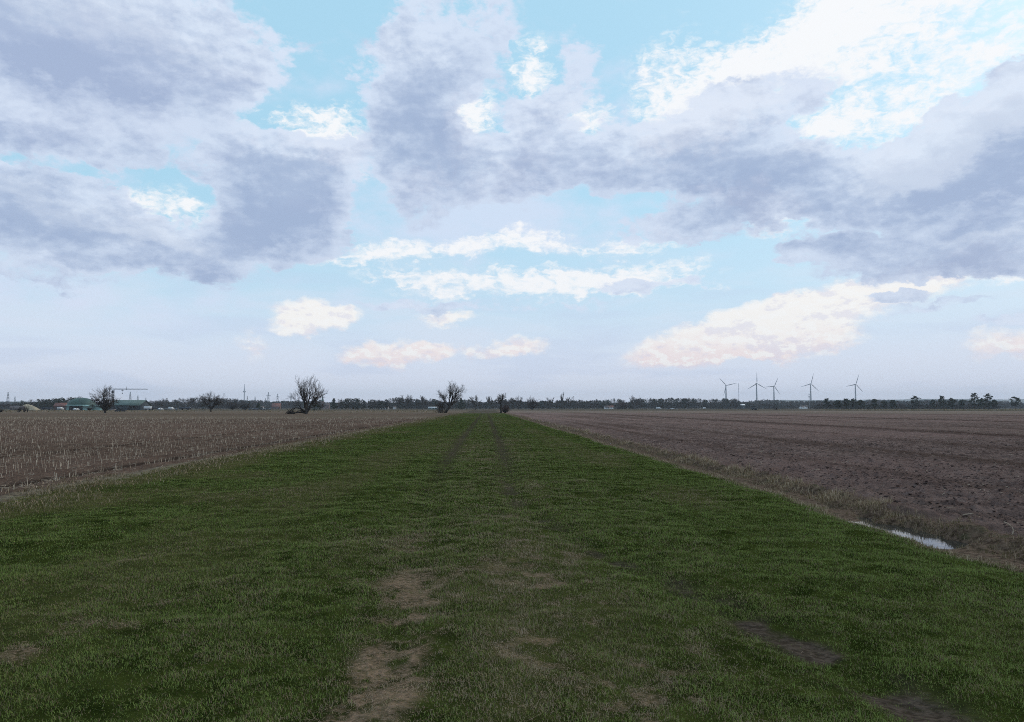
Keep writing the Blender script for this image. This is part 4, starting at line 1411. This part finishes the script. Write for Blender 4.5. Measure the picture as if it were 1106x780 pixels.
turbine('leftmost wind turbine, with one blade pointing down to the left', 784.4, 416.4, 11.6, 133)
turbine('tallest wind turbine, one blade straight up like a Y turned over', 817.5, 414.2, 12.6, 90, 3750)
turbine('wind turbine close right of the tallest one, with a level blade', 836.2, 417.2, 10.8, 65, 4100)
turbine('wind turbine with the slim mast standing at its foot', 876.0, 414.5, 12.0, 76)
turbine('rightmost wind turbine, standing above the row of pines', 924.4, 415.0, 11.8, 72)

# ------------------------------------------------------------------ masts, pylons, lines
m_steel = plain('grey_steel', (0.26, 0.27, 0.29), .6, .15, .05)
m_dark = plain('dark_steel', (0.055, 0.055, 0.06), .6, .15, .3)


def mast(name, label, px, top, dist, r0, r1, discs=(), cat='mast'):
    x, y = at(px, dist)
    H = hgt(top, dist) + CAM_H
    o = root(name, label, cat, (x, y, 0))
    MB().tube([(0, 0, -1), (0, 0, H * .62), (0, 0, H * .62 + .5), (0, 0, H)], [r0, r0 * .75, (r0 + r1) / 2, r1], 8).build('pole', m_steel, o, True)
    for zt, r_, hh in discs:
        z = hgt(zt, dist) + CAM_H
        MB().lathe((0, 0, z), [(r0 * .6, -hh), (r_, -hh * .4), (r_, hh * .4), (r0 * .6, hh)], 14).build('platform', m_steel, o)


mast('television_tower', 'tall thin hazy tower with a platform, left of the pylons', 263.6, 415.6, 5800, 5.0, 1.6, [(423.3, 9.5, 8), (420.6, 5.0, 4)], 'tower')
mast('measuring_mast', 'hair-thin mast right of the leftmost wind turbine', 798.2, 414.0, 3600, 1.3, .9)
mast('antenna_mast', 'slim mast with antenna boxes left of a turbine tower', 874.2, 425.0, 1500, .55, .3, [(428.6, 2.0, .9), (425.9, 1.2, .5)])
mast('antenna_mast', 'thin mast rising over the long even wood', 744.3, 426.8, 1500, .38, .2)
mast('antenna_mast', 'thin mast just right of the round-headed tree', 691.2, 427.2, 1500, .34, .2)

heads = []


def pylon(label, px, top, arm_px, dist=None, single=False):
    Hn = 50.0
    dist = dist or Hn * F / (440.5 - top)
    x, y = at(px, dist)
    H = hgt(top, dist) + CAM_H
    o = root('power_pylon', label, 'pylon', (x, y, 0), 0, 'pylons of the far power lines')
    mb = MB(); w = H * .075
    lv = [0, .18, .36, .55, .72, .88, 1.0]
    hw = lambda f_: w * (1 - f_) ** .9 + .6
    for sx_ in (-1, 1):
        for sy_ in (-1, 1):
            mb.tube([(sx_ * hw(f_), sy_ * hw(f_), H * f_ - (1 if f_ == 0 else 0)) for f_ in lv], [.34] * 7, 4)
    for i in range(6):
        a, b_ = lv[i], lv[i + 1]
        for s_ in (-1, 1):
            mb.tube([(-hw(a), s_ * hw(a), H * a), (hw(b_), s_ * hw(b_), H * b_)], [.22, .22], 3)
            mb.tube([(hw(a), s_ * hw(a), H * a), (-hw(b_), s_ * hw(b_), H * b_)], [.22, .22], 3)
            mb.tube([(s_ * hw(a), -hw(a), H * a), (s_ * hw(b_), hw(b_), H * b_)], [.22, .22], 3)
    mb.build('tower', m_steel, o)
    al = arm_px / F * dist
    hs = []
    for f_, k_ in (((.80, 1.0),) if single else ((.68, 1.0), (.84, .75))):
        m2 = MB()
        m2.tube([(-al * k_, 0, H * f_), (al * k_, 0, H * f_)], [.42, .42], 4)
        for s_ in (-1, 1):
            m2.tube([(0, 0, H * (f_ + .055)), (s_ * al * k_, 0, H * f_)], [.28, .28], 4)
            for q in (.55, 1.0):
                m2.tube([(s_ * al * k_ * q, 0, H * f_), (s_ * al * k_ * q, 0, H * f_ - 3)], [.2, .2], 4)
            hs.append((x + s_ * al * k_, y, H * f_ - 3))
        m2.build('crossarm', m_steel, o)
    heads.append(hs)


pylon('pylon standing over the low wood at the far left', 8.2, 424.0, .9)
pylon('smaller hazy pylon right of the far left pylon', 15.8, 428.4, .7)
pylon('pylon rising from behind the green shed roof, under the crane jib', 140.3, 423.6, .7)
pylon('hazy pylon between shed roof and grey wood', 148.6, 427.0, .6)
pylon('faint small pylon right of the shed', 157.2, 429.6, .6)
pylon('faint small pylon left of the television tower', 256.6, 430.0, .7)
pylon('faint pylon just right of the television tower', 267.0, 428.2, .6)
pylon('faint pylon second right of the television tower', 275.3, 428.3, .6)
pylon('clear pylon with wide arms like a cross', 289.6, 424.0, 2.4, single=True)
pylon('hazy thin pylon left of the cross-like one', 286.6, 430.2, .6)
pylon('pylon right of the cross-like one, over the red roof', 299.6, 425.6, 1.6, single=True)
pylon('pylon half hidden by the left twigs of the large willow', 314.3, 425.2, 1.9, single=True)
m_wire = plain('wire', (0.10, 0.10, 0.11), .6, .1, 1)


def line(label, a, b_):
    mb = MB()
    for i in range(min(len(heads[a]), len(heads[b_]))):
        p_, q = Vector(heads[a][i]), Vector(heads[b_][i])
        pts_ = [p_.lerp(q, k_ / 12) - Vector((0, 0, 1)) * 8 * (1 - (2 * k_ / 12 - 1) ** 2) for k_ in range(13)]
        mb.tube(pts_, [.09] * 13, 3)
    o = mb.build('power_line', m_wire)
    tag(o, label, 'power line', 'wires of the far power lines')


line('faint wires between the two pylons at the far left', 0, 1)
line('faint wires from the pylon under the crane jib to the next', 2, 3)
line('faint wires between the two small pylons right of the tower', 6, 7)
line('wires between the cross-like pylon and its right neighbour', 8, 10)
line('wires from the pylon over the red roof to the willow', 10, 11)

# ------------------------------------------------------------------ farm on the left
m_green = plain('dark_green_membrane', (0.055, 0.095, 0.080), .6, .18, .25)
m_teal = plain('pale_turquoise_wall', (0.26, 0.40, 0.38), .7, .12, .3)
m_roofg = plain('green_sheet_roof', (0.085, 0.125, 0.110), .55, .15, .3)
m_wallg = plain('dark_blue_green_wall', (0.050, 0.062, 0.070), .7, .2, .3)
m_brick = plain('brick', (0.13, 0.085, 0.075), .85, .25, 1.2)
m_tile = plain('red_roof_tiles', (0.19, 0.085, 0.070), .8, .25, .8)
m_tiled = plain('brown_roof_tiles', (0.10, 0.075, 0.070), .8, .25, .8)
m_white = plain('white_paint', (0.72, 0.72, 0.72), .6, .08, .5)
m_glass = plain('dark_glass', (0.03, 0.035, 0.045), .15, .1, 1, .5)
m_black = plain('black_rubber', (0.02, 0.02, 0.022), .8, .2, 3)
m_carblue = plain('dark_blue_paint', (0.025, 0.032, 0.055), .35, .1, 1, .5)
m_cargrey = plain('dark_grey_paint', (0.045, 0.045, 0.05), .35, .1, 1, .5)
m_sand = plain('tan_straw_heap', (0.36, 0.29, 0.20), .95, .25, .7)
m_plinth = plain('pinkish_concrete', (0.20, 0.165, 0.16), .9, .25, .7)


def place(name, label, cat, px, dist, rz=0.0, group=None):
    x, y = at(px, dist)
    return root(name, label, cat, (x, y, -.02), RAD(rz), group)


# digester
o = place('biogas_digester', 'dark green domed digester with pale turquoise wall', 'digester', 88, 560)
MB().lathe((0, 0, 0), [(9.3, -.3), (9.3, 3.4), (9.5, 3.4), (9.5, 3.75), (9.2, 3.75)], 40).build('wall', m_teal, o)
MB().lathe((0, 0, 3.7), [(9.1 * math.cos(a), 5.1 * math.sin(a)) for a in np.linspace(0, math.pi / 2, 12)], 40).build('dome', m_green, o, True)
MB().tube([(2.2, -7.2, 5.6), (2.2, -6.9, 7.6)], [.3, .3], 8).build('vent_pipe', m_dark, o)
o = place('feed_shed', 'low open shed with turquoise roof in front of the digester', 'shed', 81, 530)
MB().box((0, 0, 3.05), (10.5, 5, .35)).build('roof', m_teal, o)
MB().box((0, 2.3, 1.35), (10.3, .2, 3.0)).build('back_wall', m_dark, o)
for k_ in range(5):
    MB().box((-5 + k_ * 2.5, -2.2, 1.4), (.25, .25, 2.95)).build('post', m_dark, o)
o = place('storage_tank', 'pale turquoise tank right of the digester behind the willow', 'tank', 105, 535)
MB().lathe((0, 0, 0), [(3.2, -.2), (3.2, 2.7), (3.3, 2.7), (3.3, 2.95)], 28).build('wall', m_teal, o)
MB().lathe((0, 0, 2.95), [(3.1, 0), (1.6, .5), (.1, .7)], 28).build('lid', m_roofg, o)
o = place('storage_tank', 'pale turquoise tank between open shed and willow', 'tank', 93.5, 528)
MB().lathe((0, 0, 0), [(2.3, -.2), (2.3, 2.6), (2.4, 2.6), (2.4, 2.8)], 28).build('wall', m_teal, o)
MB().lathe((0, 0, 2.8), [(2.2, 0), (1.1, .4), (.1, .6)], 28).build('lid', m_teal, o)
shrub('dark_shrub', 'dark shrub before the turquoise tanks', 96.5, 500, 439.0, 4.0, 95, m_bark, n=26, rmin=.05)


def barn(o, L, Wd, hw, hr, wall, roof, doors=(), windows=(), chim=None, over=.4):
    MB().gable_wall((0, 0, -.3), L, Wd, hw + .3, hr).build('wall', wall, o)
    r_ = MB().gable((0, 0, hw + .02), L, Wd, hr, over).build('roof', roof, o)
    if chim:
        c_ = MB().box((chim, .4, hw + hr + .25), (.6, .6, 1.3)).build('chimney', m_brick, r_)
    for (x_, w_, h_) in doors:
        MB().box((x_, -Wd / 2 - .03, h_ / 2), (w_, .12, h_)).build('door', m_dark, o)
    for (x_, z_, w_, h_) in windows:
        f_ = MB().box((x_, -Wd / 2 - .02, z_), (w_ + .2, .10, h_ + .2)).build('window', m_white, o)
        MB().box((x_, -Wd / 2 - .06, z_), (w_, .08, h_)).build('pane', m_glass, f_)


o = place('machine_shed', 'long green-roofed shed with dark walls behind the crane', 'shed', 140, 600, -7)
barn(o, 25, 15, 3.7, 3.6, m_wallg, m_roofg, doors=((-9, 3.6, 3.3), (-3, 3.6, 3.3), (4, 3.6, 3.3), (9, 2.6, 2.8)), over=.6)
MB().box((8.5, -8.5, 3.35), (7.6, 4.2, .25)).build('lean_to_roof', m_roofg, o)
for k_ in (5.2, 8.5, 11.8):
    MB().box((k_, -10.2, 1.6), (.3, .3, 3.3)).build('post', m_dark, o)
o = place('brick_barn', 'reddish brick barn with dark gateway left of the dome', 'barn', 68.5, 600, 4)
barn(o, 10.8, 7, 2.9, 2.3, m_brick, m_tile, doors=((-2.6, 2.8, 2.6),), windows=((1.0, 1.7, .8, 1.0), (3.0, 1.7, .8, 1.0)))

# heap: tan mound against a pinkish retaining wall
o = place('feed_heap', 'tan mound of feed sloping down against a pale wall', 'heap', 31, 560)
g_x, g_y = np.meshgrid(np.linspace(-7.5, 8.5, 60), np.linspace(-4, 4, 24))
hz_ = 4.0 * np.clip(1 - np.abs((g_x + 1.0) / np.where(g_x > -1, 8.2, 6.2)) ** 1.8, 0, 1) ** .8 * np.clip(1 - np.abs(g_y / 4) ** 2.2, 0, 1) * (.86 + .3 * fbm(g_x * .7, g_y * .7, 3, 3)) - .15
gi = np.arange(60 * 24).reshape(24, 60)
mesh_np('mound', np.stack((g_x.ravel(), g_y.ravel(), hz_.ravel()), 1), np.stack((gi[:-1, :-1], gi[:-1, 1:], gi[1:, 1:], gi[1:, :-1]), -1).reshape(-1, 4), m_sand, parent=o, smooth=True)
mb = MB().box((-5.2, -4.4, 1.45), (10.5, .35, 3.1))
for k_ in range(6):
    mb.box((-10 + k_ * 1.9, -4.65, 1.45), (.35, .2, 3.2))
mb.build('retaining_wall', m_plinth, o)

# crane
o = place('tower_crane', 'slender dark crane with a long level jib to the right', 'crane', 121.6, 548)
CH = hgt(421.4, 548) + CAM_H
mb = MB()
for sx_ in (-.55, .55):
    for sy_ in (-.55, .55):
        mb.box((sx_, sy_, CH / 2), (.2, .2, CH))
k_ = 0.6; s_ = 1
while k_ < CH - 1.2:
    for q in (-.55, .55):
        mb.tube([(-.55 * s_, q, k_), (.55 * s_, q, k_ + 1.1)], [.07, .07], 4)
        mb.tube([(q, -.55 * s_, k_), (q, .55 * s_, k_ + 1.1)], [.07, .07], 4)
    k_ += 1.1; s_ = -s_
mb.build('mast', m_dark, o)
MB().box((0, 0, .35), (3.4, 3.4, .7)).build('ballast_base', m_plinth, o)
JL = 36.3 / F * 548
mb = MB()
mb.tube([(-1.4, -.45, CH), (JL, -.45, CH)], [.09, .06], 4).tube([(-1.4, .45, CH), (JL, .45, CH)], [.09, .06], 4).tube([(-.6, 0, CH + .8), (JL - .4, 0, CH + .5)], [.09, .06], 4)
n = 26
for i in range(n):
    x0, x1 = JL * i / n, JL * (i + .5) / n
    for s_ in (-.45, .45):
        mb.tube([(x0, s_, CH), (x1, 0, CH + .75)], [.045, .045], 3).tube([(x1, 0, CH + .75), (JL * (i + 1) / n, s_, CH)], [.045, .045], 3)
mb.build('jib', m_steel, o)
MB().tube([(9.2, 0, CH), (9.2, 0, CH + 2.2)], [.16, .10], 5).build('pendant_post', m_dark, o)
tr = MB().box((6.4, 0, CH - .35), (1.0, .9, .5)).build('trolley', m_dark, o)
MB().tube([(6.4, 0, CH - .5), (6.4, 0, CH - 2.4)], [.05, .05], 4).box((6.4, 0, CH - 2.6), (.35, .3, .7)).build('hook', m_dark, tr)
MB().box((0, -.9, CH - 1.6), (1.0, .9, 1.5)).build('cab', m_dark, o)


def wheels(o, xs_, w_, r_, wid=.22):
    for x_ in xs_:
        for s_ in (-1, 1):
            wh = MB().tube([(x_, s_ * (w_ / 2 - wid), r_), (x_, s_ * w_ / 2, r_)], [r_, r_], 14).build('wheel', m_black, o)
            MB().tube([(x_, s_ * (w_ / 2), r_), (x_, s_ * (w_ / 2 + .02), r_)], [r_ * .55, r_ * .5], 12).build('rim', m_steel, wh)


def car(label, px, dist, rz, paint, kind='car'):
    o = place('parked_' + kind, label, kind, px, dist, rz, 'vehicles parked along the far edge')
    if kind == 'car':
        prof = [(-2.1, .35), (2.1, .35), (2.12, .72), (1.95, .86), (1.05, .98), (.45, 1.42), (-1.05, 1.45), (-1.75, 1.02), (-2.1, .92)]
        gl = [(.95, .98), (.40, 1.38), (-1.0, 1.41), (-1.6, 1.02)]
        W_, H_ = 1.72, 1.5
    else:
        prof = [(-2.6, .4), (2.6, .4), (2.62, .9), (2.3, 1.15), (1.65, 2.05), (1.4, 2.2), (-2.55, 2.2), (-2.6, 2.0)]
        gl = [(2.15, 1.2), (1.65, 1.95), (.9, 1.98), (.9, 1.2)]
        W_, H_ = 1.9, 2.3
    n = len(prof)
    vs = [(x_, -W_ / 2 * (1 if z_ < 1 else .86), z_) for x_, z_ in prof] + [(x_, W_ / 2 * (1 if z_ < 1 else .86), z_) for x_, z_ in prof]
    mb = MB(); mb.add(vs, [tuple(range(n)), tuple(range(2 * n - 1, n - 1, -1))] + [(i, i + n, (i + 1) % n + n, (i + 1) % n) for i in range(n)])
    mb.build('body', paint, o)
    for s_ in (-1, 1):
        m2 = MB(); k_ = len(gl)
        y1 = s_ * (W_ / 2 * .9 + .02); y0 = s_ * (W_ / 2 * .5)
        m2.add([(x_, y1, z_) for x_, z_ in gl] + [(x_, y0, z_) for x_, z_ in gl], [tuple(range(k_)), tuple(range(2 * k_ - 1, k_ - 1, -1))] + [(i, i + k_, (i + 1) % k_ + k_, (i + 1) % k_) for i in range(k_)])
        m2.build('side_window', m_glass, o)
    wheels(o, (-1.35, 1.35) if kind == 'car' else (-1.7, 1.7), W_, .33 if kind == 'car' else .36)
    for s_ in (-.6, .6):
        MB().box((2.12 if kind == 'car' else 2.62, s_, .68), (.08, .3, .16)).build('headlight', m_white, o)


def trailer(label, px, dist, rz, L, h0, h1, mat, legs=False):
    o = place('farm_trailer', label, 'trailer', px, dist, rz, 'trailers and wagons at the farm')
    mb = MB().box((0, 0, h0 + .1), (L, 2.3, .2))
    for s_ in (-1, 1):
        mb.box((0, s_ * 1.1, (h0 + h1) / 2 + .1), (L, .1, h1 - h0)).box((s_ * (L / 2 - .05), 0, (h0 + h1) / 2 + .1), (.1, 2.1, h1 - h0))
    mb.build('body', mat, o)
    MB().box((L / 2 + .7, 0, h0), (1.5, .15, .15)).build('drawbar', m_dark, o)
    wheels(o, (-L * .3, L * .25), 2.4, .45, .3)


trailer('dark flat trailer parked before the humped wood', 50, 620, 3, 7.5, .9, 1.7, m_carblue)
trailer('white trailer at the right end of green shed', 159.5, 560, 4, 4.6, .8, 2.6, m_white)
trailer('long dark wagon right of the white trailer', 168, 620, 0, 8.0, .8, 1.7, m_cargrey)
car('white van in the gateway of the brick barn', 65.3, 570, 82, m_white, 'van')
car('white car under the open turquoise shed', 82.5, 522, 80, m_white)
car('white car between two dark vehicles right of the shed', 173.5, 600, 70, m_white)
car('dark car right of the white car near the shed', 178, 610, 4, m_cargrey)
car('dark blue car, first of the row left of the round willow', 189, 640, 6, m_carblue)
car('white van between dark cars left of the round willow', 185.0, 620, 75, m_white, 'van')
trailer('long dark blue wagon left of the small round willow', 200, 640, 0, 8.5, .9, 1.9, m_carblue)
car('dark car left of the pointed evergreen', 271.5, 600, 5, m_cargrey)
car('dark blue car just left of the pointed evergreen', 276.5, 605, 0, m_carblue)
car('dark car before the little white hut', 283.5, 600, -5, m_cargrey)
car('dark car with pale roofline under the red-roofed house', 289.8, 610, 0, m_cargrey)
car('white van at the far edge right of round-headed tree', 711.5, 820, 10, m_white, 'van')
car('white car beyond the tilled field below the even wood', 726.0, 820, 0, m_white)
car('dark car just left of the white car below the even wood', 722.5, 810, 0, m_cargrey)
car('white van alone right of the other far cars', 760.5, 830, 90, m_white, 'van')

o = place('feed_trough', 'low dark feeding trough on legs in the field below the crane', 'trough', 130, 320)
mb = MB()
for s_ in (-1, 1):
    mb.box((0, s_ * .35, .6), (3.9, .08, .34))
mb.box((0, 0, .46), (3.9, .7, .08)).build('tray', m_dark, o)
for k_ in range(6):
    MB().box((-1.8 + k_ * .72, 0, .2), (.12, .6, .5)).build('leg', m_dark, o)

# houses and sheds before the woods
def house(name, label, cat, px, dist, rz, L, Wd, hw, hr, wall, roof, **kw):
    o = place(name, label, cat, px, dist, rz, kw.pop('group', None))
    barn(o, L, Wd, hw, hr, wall, roof, **kw)
    return o


house('farmhouse', 'house with big dull red roof in the hazy wood', 'house', 298.5, 1080, 6, 11, 9, 3.2, 4.4, m_brick, m_tile, windows=((-3, 1.7, .9, 1.2), (0, 1.7, .9, 1.2), (3, 1.7, .9, 1.2)), chim=2.5)
house('garden_hut', 'little white hut left of the red-roofed house', 'hut', 283.2, 700, 0, 2.6, 2.4, 2.1, .7, m_white, m_tiled, doors=((0, .9, 1.8),))
house('stable_row', 'long low white building with dark doors before the bare wood', 'building', 415, 850, 0, 8.5, 4, 2.5, .5, m_white, m_tiled, doors=((-2.4, 1.0, 2.0), (0.2, 1.0, 2.0), (2.6, 1.0, 2.0)))
house('garden_hut', 'small square white hut right of the long white building', 'hut', 426.3, 840, 0, 2.8, 2.6, 2.7, .5, m_white, m_tiled, doors=((.6, .8, 1.9),))
house('glass_house', 'long pale low greenhouse left of the leaning willow', 'greenhouse', 468, 900, 0, 11, 4.5, 1.7, .9, m_teal, m_white, windows=((-3.5, .9, 2.2, .8), (0, .9, 2.2, .8), (3.5, .9, 2.2, .8)))
house('cottage', 'pale cottage at the wood edge, left one of two', 'house', 655.5, 980, 12, 5.5, 5, 2.3, 1.8, m_white, m_tiled, windows=((-1.3, 1.3, .8, .9), (1.3, 1.3, .8, .9)), chim=1.2)
house('cottage', 'smaller pale cottage left of the reddish shrub, right one of two', 'house', 660.5, 975, -8, 4.2, 4.4, 2.5, 1.6, m_white, m_tile, windows=((0, 1.4, .9, .9),), chim=-.8)
house('warehouse', 'white-roofed hall peeping over the wood near the turbines', 'hall', 800.5, 1225, 0, 10, 9, 5.6, 1.7, m_wallg, m_white, doors=((-2, 2.5, 2.6),), windows=((2, 1.8, 1.4, 1.0),))
house('white_house', 'white house in the hazy wood left of the slim antenna mast', 'house', 866, 1230, 10, 5.5, 5, 3.0, 1.8, m_white, m_tiled, windows=((-1.2, 1.6, .8, .9), (1.2, 1.6, .8, .9)), chim=1)
house('white_house', 'smaller white house right beside the first, below the antenna mast', 'house', 870.2, 1240, 0, 4, 4.5, 3.6, 1.6, m_white, m_tiled, windows=((0, 1.8, .9, .9),), chim=-.8)

o = place('village_church', 'dark church tower with pointed spire behind the large willow', 'church', 348.4, 1480)
MB().box((0, 0, 7), (4.6, 4.6, 14.4)).build('tower', m_brick, o)
MB().lathe((0, 0, 14.2), [(3.5, 0), (2.2, 1.6), (1.5, 4.5), (.25, 11.5), (.12, 12.5)], 8).build('spire', m_green, o)
MB().gable_wall((7.5, 0, -.3), 11, 7, 6.3, 4).build('nave', m_brick, o)
MB().gable((7.5, 0, 6.03), 11, 7, 4, .3).build('roof', m_tiled, o)

# tractor on the far field, seen from the front
o = place('tractor', 'dark tractor standing on the far field below the tallest turbine', 'tractor', 814.7, 560, -78)
MB().box((1.1, 0, 1.35), (2.2, .95, .9)).build('bonnet', m_cargrey, o)
cb = MB().box((-.75, 0, 1.5), (1.5, 1.5, .9)).box((-.75, 0, 2.95), (1.7, 1.7, .16))
for sx_ in (-1.4, -.1):
    for sy_ in (-.7, .7):
        cb.box((sx_, sy_, 2.4), (.12, .12, 1.0))
cb.build('cab', m_cargrey, o)
MB().box((-.75, 0, 2.4), (1.2, 1.3, .88)).build('windscreen', m_glass, o)
MB().tube([(.9, .55, 1.7), (.9, .55, 3.3)], [.07, .07], 6).build('exhaust', m_dark, o)
MB().box((-2.2, 0, 1.0), (1.0, 3.0, .8)).build('implement', m_dark, o)
for s_ in (-1, 1):
    wh = MB().tube([(-.8, s_ * .8, .9), (-.8, s_ * 1.4, .9)], [.9, .9], 18).build('wheel', m_black, o)
    MB().tube([(-.8, s_ * 1.4, .9), (-.8, s_ * 1.43, .9)], [.45, .42], 12).build('rim', m_steel, wh)
    wh = MB().tube([(1.6, s_ * .65, .6), (1.6, s_ * 1.1, .6)], [.6, .6], 16).build('wheel', m_black, o)
    MB().tube([(1.6, s_ * 1.1, .6), (1.6, s_ * 1.13, .6)], [.3, .28], 12).build('rim', m_steel, wh)

# small dark raised hide
o = place('raised_hide', 'small dark raised hide on legs right of the tractor', 'hide', 835.6, 620)
MB().box((0, 0, 2.2), (1.1, 1.1, 1.3)).build('cabin', m_dark, o)
MB().box((0, 0, 2.92), (1.4, 1.4, .1)).build('roof', m_dark, o)
for sx_ in (-.45, .45):
    for sy_ in (-.45, .45):
        MB().box((sx_, sy_, .75), (.11, .11, 1.6)).build('leg', m_dark, o)
mb = MB()
mb.tube([(.6, -.6, 0), (.6, -.6, 1.6)], [.05, .05], 4).tube([(1.0, -.6, 0), (.9, -.6, 1.6)], [.05, .05], 4)
for k_ in range(5):
    mb.tube([(.6, -.6, .25 + k_ * .3), (.96, -.6, .25 + k_ * .3)], [.035, .035], 4)
mb.build('ladder', m_dark, o)
shrub('dark_shrub', 'tiny dark shrub at the foot of the raised hide', 838.3, 610, 440.6, 2.0, 96, m_bark, n=18, rmin=.05)

# pasture fences along the far edge
m_post = plain('weathered_post', (0.20, 0.18, 0.155), .9, .2, 3)


def pasture_fence(label, pa, pb, dist, n):
    (xa, ya), (xb, yb) = at(pa, dist), at(pb, dist)
    o = root('pasture_fence', label, 'fence', (xa, ya, 0))
    L = xb - xa
    for k_ in range(n):
        MB().tube([(L * k_ / (n - 1), 0, -.2), (L * k_ / (n - 1), 0, 1.25)], [.09, .08], 6).build('post', m_post, o)
    mb = MB()
    for z in (.5, .85, 1.15):
        mb.tube([(0, 0, z), (L, 0, z)], [.012, .012], 3)
    mb.build('wire', m_wire, o)


pasture_fence('pale post and wire fence in front of the even wood', 690, 812, 700, 34)
pasture_fence('post and wire fence between the hide and first pines', 840, 902, 660, 18)

# rank grass and weeds along the far field edges
for (pa, pb, d0, d1, n, hh, lab) in ((885, 1150, 470, 640, 4200, .9, 'tawny rank grass below the pines'), (330, 480, 280, 420, 1500, .45, 'pale rank grass beyond the stubble'),
                                     (-60, 330, 310, 480, 2600, .5, 'pale rank grass beyond the left field')):
    g_ = np.random.default_rng(int(pa + 500))
    y = g_.uniform(d0, d1, n); px_ = g_.uniform(pa, pb, n)
    tx = np.array([at(p_, 1.0)[0] for p_ in px_])
    x = tx * y
    cl = fbm(x * .05, y * .02, 7, 3)
    k_ = g_.random(n) < sstep(cl, .3, .6)
    x, y, cl = x[k_], y[k_], cl[k_]; n = len(x)
    push(blades(x, y, gz(x, y) - .05, hh * (.4 + cl) * g_.uniform(.5, 1.3, n), g_.uniform(.15, .4, n), g_.uniform(.1, .6, n), g_.uniform(0, 6.28, n), {'dry': np.full(n, .8), 'yellow': np.full(n, .6)}))
    tag(flush('rank_grass', m_dryblade), lab, 'grass', kind='stuff')

# ------------------------------------------------------------------ the air between
haze = MB().box((0, 0, 98), (20800, 20800, 204)).build('haze', None)
m_haze = bpy.data.materials.new('haze_air')
m_haze.use_nodes = True
ht = m_haze.node_tree
ht.nodes.clear()
hv = ht.nodes.new('ShaderNodeVolumePrincipled')
hv.inputs['Color'].default_value = (0.84, 0.90, 1.0, 1)
hv.inputs['Density'].default_value = 0.00009
hv.inputs['Anisotropy'].default_value = 0.0
ho = ht.nodes.new('ShaderNodeOutputMaterial')
ht.links.new(hv.outputs[0], ho.inputs['Volume'])
haze.data.materials.append(m_haze)
tag(haze, kind='stuff')
